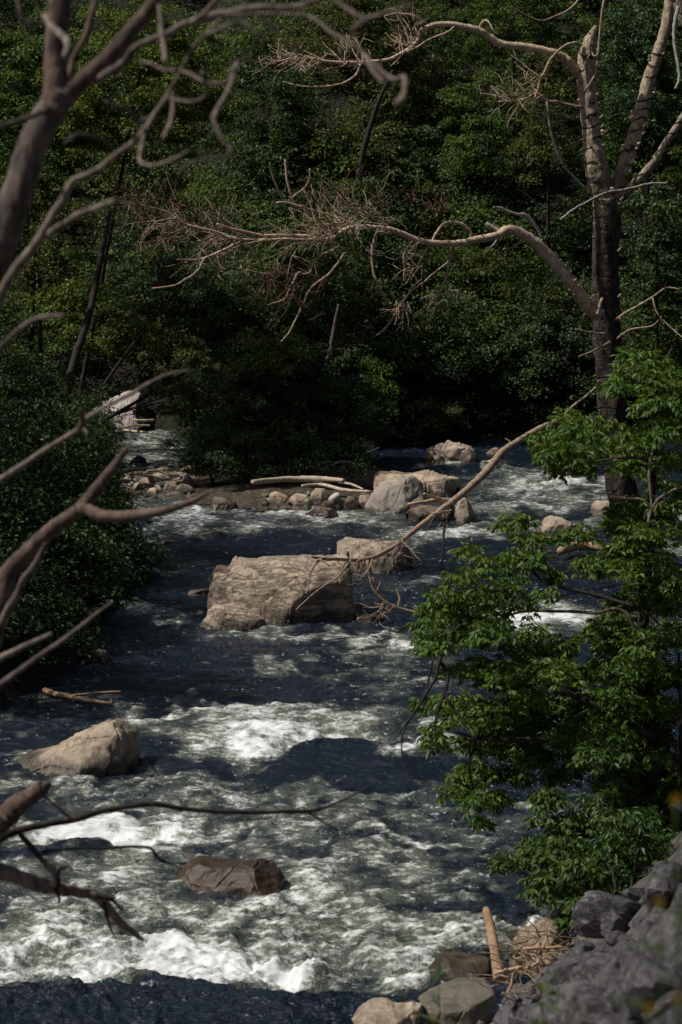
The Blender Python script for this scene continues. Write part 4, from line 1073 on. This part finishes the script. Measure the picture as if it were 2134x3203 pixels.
# ------------------------------------------------------------------ leafy tree on the right
CL = [(1460, 860, 55), (1510, 880, 55), (1550, 870, 40), (1500, 940, 45), (1545, 940, 40), (1420, 900, 30),
      (1270, 1020, 42), (1330, 1010, 45), (1300, 1060, 45), (1350, 1045, 50), (1255, 1055, 30), (1345, 1085, 26), (1280, 1085, 25), (1320, 985, 28),
      (1430, 1040, 38), (1470, 1065, 38), (1520, 1010, 45), (1545, 1080, 45), (1420, 1080, 24), (1480, 1030, 30),
      (1430, 1205, 42), (1470, 1230, 42), (1440, 1255, 32), (1540, 1170, 36), (1500, 1190, 30),
      (1190, 1200, 36), (1215, 1250, 40), (1235, 1300, 45), (1180, 1290, 45), (1080, 1275, 36), (1120, 1310, 50), (1060, 1340, 45), (1020, 1380, 48), (1000, 1430, 32), (1100, 1390, 55), (1160, 1360, 50), (1200, 1400, 42), (1010, 1490, 40), (1070, 1470, 55), (1130, 1460, 55), (1255, 1370, 32), (1275, 1330, 28), (1160, 1215, 24),
      (1380, 1310, 45), (1440, 1320, 50), (1500, 1300, 45), (1540, 1340, 48), (1520, 1400, 52), (1460, 1380, 38), (1345, 1300, 30), (1420, 1460, 45), (1480, 1480, 52), (1540, 1480, 50), (1530, 1560, 55), (1400, 1500, 35),
      (1040, 1550, 34), (1100, 1550, 55), (1160, 1560, 55), (1000, 1690, 32), (1040, 1660, 42), (1080, 1720, 42), (1090, 1780, 45), (1130, 1660, 48), (1100, 1850, 40), (1105, 1895, 24), (1140, 1840, 34), (1200, 1620, 55), (1230, 1680, 55), (1200, 1730, 55), (1240, 1760, 55), (1180, 1790, 45), (1290, 1560, 55), (1300, 1700, 52), (1350, 1640, 55), (1300, 1790, 40), (1350, 1760, 55), (1400, 1700, 55), (1420, 1620, 52), (1440, 1760, 55), (1480, 1680, 55), (1530, 1650, 55), (1540, 1750, 55), (1500, 1830, 55), (1450, 1850, 55), (1395, 1810, 40), (1540, 1900, 55), (1220, 1540, 50), (1350, 1560, 45), (1480, 1560, 55), (1490, 1760, 60), (1430, 1550, 50), (1560, 1820, 55), (1480, 1900, 60), (1430, 1690, 50), (1500, 1640, 55), (1560, 1240, 40), (1470, 1530, 50), (1540, 2000, 50)]
CLB = [(1250, 1975, 44), (1300, 1950, 42), (1240, 2040, 42), (1290, 2060, 48), (1340, 1980, 55), (1390, 1960, 50), (1330, 2095, 42), (1305, 2120, 32), (1370, 2060, 52), (1420, 2040, 52), (1450, 1960, 55), (1500, 1960, 55), (1480, 2040, 50), (1540, 2000, 50), (1220, 1960, 24), (1410, 1890, 45), (1480, 1900, 50)]


def near_foliage(cl, d0, rgs, n=46, back=True):
    """sprays of drooping compound leaves: every spray is a stalk of 5 leaflets"""
    pos = []; dr = []; nm = []; LL = []
    for (x, y, r) in cl:
        d = d0 + rgs.uniform(-1.1, 1.1)
        c = np.array(P(x * K, y * K, d)); R = .88 * r * K * d / FS
        dark = back and (x > 1280 or y > 1440)
        nn = int(n * (r / 45) ** 1.4)
        for q in range(3 if dark else 1):
            cc = c + (np.array([rgs.normal() * .12, .5 + rgs.random() * 1.3, rgs.normal() * .2]) if q else 0)
            for k in range(nn):
                u = rgs.normal(size=3); u /= np.linalg.norm(u)
                if u[2] < -.3: u[2] *= -1
                p = cc + u * R * (rgs.random() ** .45) * np.array([1.08, 1.3, .95])
                o = np.array([u[0], u[1] * .8, .15]); o += rgs.normal(size=3) * .45; o /= np.linalg.norm(o)
                side = np.cross(o, [0, 0, 1.0]); side /= np.linalg.norm(side) + 1e-9
                s = rgs.uniform(.75, 1.25)
                for f, g, dn in ((1, 0, .75), (.55, .75, .7), (.55, -.75, .7), (.15, .95, .75), (.15, -.95, .75)):
                    dv = o * f + side * g; dv[2] -= dn * rgs.uniform(.6, 1.5)
                    pos.append(p + o * .05 * f * s); dr.append(dv)
                    nm.append(o * .5 + np.array([0, 0, .9]) + rgs.normal(size=3) * .75); LL.append(.09 * s * rgs.uniform(.8, 1.15))
    LL = np.array(LL)
    return np.array(pos), np.array(dr), np.array(nm), LL


rgs = np.random.default_rng(77)
lt = thing('leafy_tree', 'bright green leafy tree with drooping leaves on the right bank before the dead tree', 'tree', P(1500 * K, 2170 * K, 31.5))
p_, d_, n_, L_ = near_foliage(CL, 32.5, rgs)
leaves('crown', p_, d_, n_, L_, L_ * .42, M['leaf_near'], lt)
b = TB(); b.tube(spline(px([(x * K, y * K, r * K) for x, y, r in [(1500, 2200, 24), (1500, 2050, 22), (1510, 1900, 19), (1500, 1700, 16), (1485, 1500, 14), (1475, 1350, 13), (1490, 1200, 9), (1505, 1050, 7), (1500, 950, 6), (1520, 860, 5), (1545, 800, 3)]], 33.0, 33.6), 6), 12, .15, 9, .3)
b.build('trunk', M['bark_shade'], lt)
for rows, r0, r1, d1, mm in [
        ([(1490, 1560), (1440, 1410), (1370, 1408), (1300, 1405), (1220, 1404), (1180, 1410)], 7, 4, 32.6, 'bark_brown'),
        ([(1490, 1500), (1515, 1440), (1470, 1395), (1450, 1390)], 5, 4, 32.6, 'bark_brown'),
        ([(1500, 1700), (1400, 1640), (1250, 1560), (1130, 1470), (1060, 1400), (1020, 1370)], 14, 4, 32.3, 'bark_shade'),
        ([(1500, 1760), (1380, 1720), (1240, 1700), (1120, 1700), (1040, 1680)], 12, 4, 32.3, 'bark_shade'),
        ([(1250, 1560), (1150, 1620), (1080, 1740), (1100, 1860)], 7, 3, 32.3, 'bark_shade'),
        ([(1505, 1060), (1440, 1050), (1360, 1060), (1300, 1040)], 5, 3, 33, 'bark_shade'),
        ([(1500, 1180), (1492, 1080), (1505, 1010), (1495, 950)], 5, 4, 32.2, 'bark_pale'),
        ([(1480, 1260), (1500, 1165), (1540, 1130), (1568, 1120)], 5, 4, 32.2, 'bark_pale'),
        ([(1505, 1180), (1480, 1150), (1440, 1145), (1400, 1140)], 4, 3, 32, 'bark_limb'),
        ([(1475, 1400), (1380, 1370), (1240, 1330), (1200, 1240)], 7, 3, 32.6, 'bark_shade'),
        ([(1510, 1900), (1560, 1750), (1560, 1500)], 9, 4, 33, 'bark_shade'),
        ([(1060, 1420), (1010, 1520), (1000, 1560), (950, 1640), (905, 1700)], 7, 2.5, 32, 'bark_shade'),
        ([(1012, 1520), (1030, 1560), (1015, 1610), (1000, 1660), (1003, 1720)], 7, 2, 32, 'bark_shade'),
        ([(1000, 1500), (985, 1560), (980, 1620), (1010, 1640)], 4, 2, 32, 'bark_shade'),
        ([(950, 1640), (925, 1690), (928, 1760), (950, 1800)], 3, 1.5, 32, 'bark_shade'),
        ([(1020, 1600), (1060, 1650), (1090, 1700)], 4, 2, 32, 'bark_shade')]:
    b = TB(); b.tube(spline(px(rr([(x * K, y * K) for x, y in rows], r0, r1), 32.2, d1), 6), 8, .15, 12, .5); b.build('branch', M[mm], lt)
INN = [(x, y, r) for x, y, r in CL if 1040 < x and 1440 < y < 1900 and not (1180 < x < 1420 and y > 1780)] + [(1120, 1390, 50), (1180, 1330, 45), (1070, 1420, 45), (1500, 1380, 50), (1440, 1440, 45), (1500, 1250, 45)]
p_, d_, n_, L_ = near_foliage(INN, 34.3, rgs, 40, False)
leaves('shaded_foliage', p_, d_, n_, L_, L_ * .42, M['leaf_low'], lt)  # inner leaves in a darker green, crown shade put into their colour
ls = thing('leafy_shrub', 'low dark green shrub at the foot of the leafy tree above the grey rocks', 'shrub', P(1420 * K, 2130 * K, 28.5))
p_, d_, n_, L_ = near_foliage(CLB, 29, rgs, 46)
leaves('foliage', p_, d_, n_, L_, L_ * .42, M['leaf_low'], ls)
b = TB()
for x1, y1 in ((1250, 2000), (1330, 1970), (1400, 1960), (1470, 1950), (1310, 2080)):
    b.tube(spline(px([(1430 * K, 2150 * K, 8), ((1430 + x1) * .5 * K, (2130 + y1) * .5 * K, 6), (x1 * K, y1 * K, 3)], 28.6, 29), 5), 7, .1)
b.build('stems', M['bark_shade'], ls)


# ------------------------------------------------------------------ background trees and thicket
def bush_leaves(c, rad, ncl, cr, nl, L, rg, low=-.5):
    """leaf cloud of an uneven crown: clumps over an ellipsoid"""
    u = rg.normal(size=(ncl, 3)); u /= np.linalg.norm(u, axis=1, keepdims=True)
    f = u[:, 2] < low; u[f, 2] *= -1
    r = rg.uniform(.45, 1.05, ncl)
    C = np.asarray(c) + u * r[:, None] * np.asarray(rad)
    R = cr * rg.uniform(.55, 1.5, ncl)
    return clump_leaves(C, R, nl, L, rg)


def tree(name, label, cat, x, y, rx, ry, d, m, L=.11, dens=1.0, trunk=True, mt='bark_shade', group=None, seed=0, cr=.42, low=-.5, depthr=None, lx=0):
    """x, y, rx, ry in 1568-wide drawing units: crown centre and half sizes at depth d"""
    rg = np.random.default_rng(500 + seed)
    c = P(x * K, y * K, d); s = K * d / FS
    rad = (rx * s, depthr or (rx + ry) * .5 * s * .8, ry * s)
    gz = ground1(c.x + lx, c.y)
    if gz < .1 and c.x < -3:      # keep the stem on the bank, not in the channel
        lx = float(np.interp(c.y, *LB)) - .9 - c.x; gz = ground1(c.x + lx, c.y)
    t = thing(name, label, cat, (c.x + lx, c.y, gz), group)
    area = rad[0] * rad[2] * 3.14
    ncl = int(max(14, area * 5.4 * dens))
    p, dv, nm, LL = bush_leaves(c, rad, ncl, cr, 170, L, rg, low)
    z = p[:, 2] > np.maximum(gz * 0 + .02, ground(p[:, 0], p[:, 1]) - .1)
    leaves('crown' if trunk else 'foliage', p[z], dv[z], nm[z], LL[z], LL[z] * .62, m, t)
    b = TB()
    r0 = .05 + .02 * rad[2]
    top = Vector((c.x, c.y, c.z + rad[2] * .4))
    bs = Vector((c.x + lx, c.y, gz - .3))
    mid = bs.lerp(top, .5) + Vector((.25 * math.sin(seed * 2.1), 0, 0))
    b.tube(spline([(bs, r0), (mid, r0 * .7), (top, r0 * .3)], 7), 9, .15, 5, .4)
    b.build('trunk', M[mt], t)
    lb = TB(); rr_ = random.Random(seed)
    for k in range(7):
        a = rr_.uniform(0, 6.28); q = bs.lerp(top, rr_.uniform(.35, .9))
        e = Vector((c.x + math.cos(a) * rad[0] * .75, c.y + math.sin(a) * rad[1] * .75, q.z + rad[2] * rr_.uniform(.1, .5)))
        lb.tube(spline([(q, r0 * .35), (q.lerp(e, .5) + Vector((0, 0, .2)), r0 * .25), (e, r0 * .08)], 4), 6, .1)
    lb.build('limbs', M[mt], t)
    return t


TREES = [
    ('maple_tree', 'yellow green maple filling the upper left behind the bare forked tree', 'tree', 330, 210, 250, 200, 99, 'leaf_yellow', .13, 1.0),
    ('maple_tree', 'bright green maple at the left edge above the dark bank', 'tree', 60, 260, 150, 230, 101, 'leaf_mid', .13, 1.0),
    ('maple_tree', 'yellow green tree with dark leaning trunk at left above the pale far slab', 'tree', 210, 740, 150, 100, 92, 'leaf_yellow', .12, .8),
    ('maple_tree', 'dull green tree behind the dry twigs at the left edge', 'tree', 90, 560, 160, 150, 96, 'leaf_olive', .12, .9),
    ('shrub', 'tall dark green shrub covering the left bank beside the channel', 'shrub', 40, 1060, 130, 210, 74, 'leaf_dark', .11, 1.1),
    ('shrub', 'dark green bush on the left bank under the raised snag fork', 'shrub', 90, 1350, 150, 180, 57, 'leaf_dark', .1, 1.1),
    ('shrub', 'small sunlit bush leaning over the water from the left bank', 'shrub', 255, 1250, 85, 75, 64, 'leaf_mid', .1, 1.2),
    ('shrub', 'low bush at the water on the lowest part of the left bank', 'shrub', 30, 1500, 110, 90, 51, 'leaf_dark', .1, 1.0),
    ('shrub', 'green bush hanging over the left channel near the gravel bar', 'shrub', 160, 1060, 60, 85, 82, 'leaf_mid', .11, 1.0),
    ('willow_bush', 'large dark bush overhanging the shoal in the middle of the picture', 'bush', 645, 955, 255, 185, 92, 'leaf_dark', .11, 1.7),
    ('willow_bush', 'dark bush hanging right down to the logs and stone row of the shoal', 'bush', 640, 1062, 215, 50, 83.8, 'leaf_dark', .1, 2.0),
    ('willow_bush', 'dark bush trailing over the right end of the gravel bar', 'bush', 500, 1058, 75, 62, 84.6, 'leaf_dark', .1, 1.6),
    ('willow_bush', 'dull green bush left of the big dark one, above the left channel', 'bush', 440, 900, 120, 130, 98, 'leaf_olive', .12, 1.0),
    ('shrub', 'yellowish sunlit bush on top of the large dark central bush', 'shrub', 620, 830, 95, 55, 90, 'leaf_yellow', .12, 1.1),
    ('shrub', 'green bush trailing to the water at the right side of the dark bush', 'shrub', 840, 950, 85, 110, 94, 'leaf_mid', .11, 1.0),
    ('alder_tree', 'dense green alder above the humped tan rock', 'tree', 1080, 860, 150, 130, 104, 'leaf_mid', .11, 1.1),
    ('alder_tree', 'glossy leaved alder left of the dead trunk', 'tree', 1270, 850, 130, 130, 103, 'leaf_blue', .12, 1.0),
    ('alder_tree', 'green alder below the long dead limb in the middle right', 'tree', 1080, 670, 170, 100, 108, 'leaf_mid', .11, 1.0),
    ('alder_tree', 'glossy pale leaved alder right of the dead trunk', 'tree', 1510, 620, 90, 180, 100, 'leaf_blue', .14, 1.0),
    ('alder_tree', 'dark alder in the middle behind the dead limb', 'tree', 900, 420, 170, 130, 114, 'leaf_blue', .12, 1.0),
    ('alder_tree', 'green alder between the two dead limbs left of the pale stem', 'tree', 1130, 330, 130, 170, 112, 'leaf_mid', .12, 1.0),
    ('cottonwood_tree', 'olive leaved tree just left of the pale dead stem', 'tree', 1260, 300, 90, 180, 108, 'leaf_olive', .12, 1.0),
    ('cottonwood_tree', 'dark tree in the upper right corner behind the dead stems', 'tree', 1480, 180, 130, 220, 110, 'leaf_blue', .13, 1.0),
    ('cottonwood_tree', 'fine leaved tree at the top middle of the hillside', 'tree', 850, 120, 190, 150, 116, 'leaf_olive', .11, 1.0),
    ('cottonwood_tree', 'green tree at the top right of the middle behind the upper limb', 'tree', 1180, 60, 170, 120, 116, 'leaf_mid', .11, 1.0),
    ('cottonwood_tree', 'dark green tree right of the yellow green maple', 'tree', 640, 330, 120, 170, 112, 'leaf_dark', .12, 1.0),
    ('shrub', 'low olive bush at the far waterline, middle right', 'shrub', 980, 970, 80, 60, 101, 'leaf_olive', .11, 1.0),
    ('shrub', 'dark low bush at the far waterline behind the leafy tree', 'shrub', 1440, 960, 150, 90, 103, 'leaf_dark', .12, 1.0),
    ('shrub', 'olive shrub among the reddish dry sprays in the middle', 'shrub', 780, 640, 150, 90, 108, 'leaf_dark', .11, .9),
    ('shrub', 'green shrub under the dry twigs left of the middle', 'shrub', 420, 700, 140, 110, 104, 'leaf_dark', .11, 1.0),
]
for k, (nm_, lab, cat, x, y, rx, ry, d, mm, L, de) in enumerate(TREES):
    tree(nm_, lab, cat, x, y, rx, ry, d, M[mm], L, de, seed=k, low=-.95 if 'bush' in nm_ or nm_ == 'shrub' else -.85)

# dark leaning trunks and a pale snag in the wood
log('leaning_trunk', 'dark leaning trunk in front of the yellow green leaves at left', [(200, 1240, 13), (235, 1120, 12), (285, 960, 11), (320, 780, 9), (345, 660, 6)], 88, 91, M['bark_shade'], 'tree trunk')
log('pale_snag', 'thin grey broken snag standing above the dark central bush', [(1025, 1130, 8), (1040, 1060, 7), (1050, 1000, 6), (1060, 952, 4)], 97, 97, M['bark_front'], 'snag')
log('leaning_trunk', 'thin dark trunk in the wood at upper middle', [(1120, 560, 10), (1140, 460, 9), (1180, 330, 8), (1230, 220, 5)], 109, 109, M['bark_shade'], 'tree trunk')

# the hillside wood behind
rg = np.random.default_rng(99)
parts = {k: [] for k in ('leaf_dark', 'leaf_mid', 'leaf_olive', 'leaf_blue')}
n_b = 0
for k in range(560):
    y = 102 + 54 * rg.random() ** 1.3
    hw = .125 * y + 4
    x = rg.uniform(-hw, hw)
    g = ground1(x, y)
    if g < .3 or (-11.5 < x < -5.6 and y < 109.5): continue
    s = rg.uniform(1.2, 2.3)
    c = (x, y, g + s * rg.uniform(.6, 1.3))
    if c[2] - s > 8 + y * .085 + 1: continue
    mm = rg.choice(['leaf_dark', 'leaf_mid', 'leaf_olive', 'leaf_blue'], p=[.35, .3, .15, .2])
    parts[mm].append(bush_leaves(c, (s, s, s * .95), int(17 * s), .45, 52, .15, rg, -.8)); n_b += 1
for k in range(150):      # undergrowth of the side banks
    y = rg.uniform(48, 104); side = -1 if rg.random() < .6 else 1
    e = float(np.interp(y, *(LB if side < 0 else RB)))
    x = e + side * rg.uniform(.2, 3.5)
    g = ground1(x, y); s = rg.uniform(.8, 1.6)
    parts['leaf_dark'].append(bush_leaves((x, y, g + s * .6), (s, s, s), int(14 * s), .4, 45, .12, rg, -.6))
for k in range(110):     # growth hanging over the edge of the left bank
    y = rg.uniform(46, 100)
    x = float(np.interp(y, *LB)) - rg.uniform(-.1, 1.2)
    s = rg.uniform(.35, .8); g = max(0, ground1(x, y))
    parts['leaf_dark'].append(bush_leaves((x, y, g + s * .5), (s * 1.2, s * 1.2, s), int(16 * s) + 5, .3, 55, .1, rg, -.9))
for k in range(46):      # low growth right along the far waterline
    x = rg.uniform(-10, 15)
    y = float(np.interp(x, [-9, -6.6, -4.6, -3.8, 1.2, 2.0, 6, 20], [108, 108, 104, 98, 98, 102, 102, 100])) + rg.uniform(.4, 2.2)
    if -11 < x < -6: continue
    g = ground1(x, y); s = rg.uniform(.5, 1.0)
    parts['leaf_dark'].append(bush_leaves((x, y, g + s * .4), (s * 1.2, s, s), int(16 * s) + 4, .35, 60, .11, rg, -.9))
SHADE_CROWNS = [(-13.6, 82.4, 18.2, 2.1), (-12.0, 82.8, 18.1, 1.9), (-15.4, 82.2, 18.4, 2.0), (-11.2, 66, 9.5, 2.5), (-11.6, 74, 10.8, 2.5), (-10.7, 57, 8.6, 2.2), (-10.8, 47, 8.2, 2.9), (-13.0, 53.5, 9.4, 3.0), (-13.2, 62, 9.6, 3.0), (-13.5, 70, 10.2, 3.0), (-14.2, 84.5, 18.3, 2.2), (-12.6, 84, 18, 2.0), (-15.4, 86, 18.6, 2.2), (-12.5, 87.5, 19, 2.4), (-13.6, 88.5, 19.3, 2.1), (-14.6, 89, 18.6, 2.3), (-13.4, 91.5, 19.6, 2.2)]
tall_b = TB()
for (x, y, z_, s) in SHADE_CROWNS:   # unseen tall crowns at left, added to shade the bank, channel and dark bush
    parts['leaf_dark'].append(bush_leaves((x, y, z_), (s, s, s * 1.1), 90, .55, 95, .13, rg, -.9))
    x2 = min(x, float(np.interp(y, *LB)) - 3.2)
    tall_b.tube(spline([(Vector((x2, y, ground1(x2, y) - .3)), .22), (Vector((x2 - .2, y, z_ * .55)), .17), (Vector((x, y, z_ + s * .5)), .05)], 6), 8, .1)
wood = bpy.data.objects.new('hillside_wood', None); COL.objects.link(wood); wood['kind'] = 'stuff'
tag(wood, 'dense green wood and undergrowth covering the hillside behind the river', 'wood')
o = tall_b.build('trunks', M['bark_shade'], wood); o['kind'] = 'stuff'  # trunks added to carry the unseen shade crowns
for mm, ps in parts.items():
    p = np.concatenate([q[0] for q in ps]); dv = np.concatenate([q[1] for q in ps]); nm = np.concatenate([q[2] for q in ps]); LL = np.concatenate([q[3] for q in ps])
    z = p[:, 2] > ground(p[:, 0], p[:, 1]) - .1
    leaves('foliage', p[z], dv[z], nm[z], LL[z], LL[z] * .62, M[mm], wood)

# ------------------------------------------------------------------ near weeds and flowers (out of focus)
M['petal'] = leaf_mat('petal', (.36, .25, .015), .2, .6, .3, .3)
M['weed'] = leaf_mat('weed', (.05, .08, .02), .3, .6, .3, .3)


def weed(name, label, x, y, d, hgt, flower, seed):
    rg = np.random.default_rng(seed)
    top = P(x, y, d)
    g = min(ground1(top.x, top.y), top.z - .1)
    t = thing(name, label, 'wildflower' if flower else 'weed', (top.x, top.y, g))
    b = TB(); b.tube(spline([(Vector((top.x + .03, top.y, g - .05)), .004), (Vector((top.x + .02, top.y + .01, (g + top.z) / 2)), .0035), (top, .002)], 6), 6); b.build('stem', M['weed'], t)
    n = (34 if hgt > .2 else 3) if not flower else 12
    f = rg.random(n)
    z = top.z - hgt * f if not flower else g + (top.z - g) * (.2 + .7 * f)
    a = rg.random(n) * 6.28
    pos = np.stack([np.full(n, top.x + .01), np.full(n, top.y), z], 1)
    dv = np.stack([np.cos(a), np.sin(a), rg.uniform(-.2, .6, n)], 1)
    LL = rg.uniform(.06, .12, n) * (1 if hgt > .2 else .5)
    leaves('leaves', pos, dv, np.tile([0, 0, 1.0], (n, 1)) + rg.normal(size=(n, 3)) * .3, LL, LL * .3, M['weed'], t)
    if flower:
        n = 14; a = np.arange(n) * 6.28 / n
        dv = np.stack([np.cos(a), np.full(n, -.5), np.sin(a) * .9], 1)
        leaves('petals', np.tile(np.array(top), (n, 1)), dv, np.tile([0, -1.0, .6], (n, 1)), np.full(n, .012), np.full(n, .0045), M['petal'], t)
    return t


weed('wildflower', 'blurred yellow blossom against the dark foliage at the right edge', 2112, 2500, 4.6, .3, True, 1)
weed('wildflower', 'blurred yellow blossom in front of the dark grey block', 2060, 2820, 4.6, .3, True, 2)
weed('wildflower', 'blurred yellow blossom in the bottom right corner', 2030, 3150, 4.3, .3, True, 3)
weed('wildflower', 'faint yellow blossom right of the corner one at the bottom edge', 2115, 3120, 4.4, .3, True, 4)
weed('weed', 'blurred green weed in front of the water left of the root tangle', 1370, 3040, 11, .5, False, 5)
weed('weed', 'blurred green weed between the roots and the grey rocks', 1690, 3060, 10, .5, False, 6)
weed('weed', 'faint blurred green weed tip over the rapids right of the wet boulder', 1245, 2765, 4.8, .12, False, 7)

# ------------------------------------------------------------------ light
SUN = Vector((-.57, -.09, .81)).normalized()
sd = bpy.data.lights.new('sun', 'SUN'); sd.energy = 5.0; sd.angle = math.radians(.5); sd.color = (1, .95, .87)
so = bpy.data.objects.new('sun', sd); COL.objects.link(so)
so.rotation_euler = (-SUN).to_track_quat('-Z', 'Y').to_euler(); so.location = SUN * 100
w = bpy.data.worlds.new('World'); SC.world = w; w.use_nodes = True
nt = w.node_tree; nt.nodes.clear()
sky = nd(nt, 'ShaderNodeTexSky', sky_type='NISHITA', sun_disc=False, sun_elevation=math.asin(SUN.z), sun_rotation=math.atan2(SUN.x, SUN.y), dust_density=4.0, ozone_density=.6)
bg = nd(nt, 'ShaderNodeBackground', {'Color': sky.outputs[0], 'Strength': .05})
nd(nt, 'ShaderNodeOutputWorld', {'Surface': bg.outputs[0]})
SC.view_settings.view_transform = 'Standard'; SC.view_settings.look = 'None'
SC.view_settings.exposure = -0.28; SC.view_settings.gamma = 1
SC.render.engine = 'CYCLES'
SC.cycles.use_denoising = True
SC.cycles.max_bounces = 6; SC.cycles.diffuse_bounces = 2; SC.cycles.glossy_bounces = 2; SC.cycles.transmission_bounces = 3; SC.cycles.caustics_reflective = False
SC.cycles.sample_clamp_indirect = 3
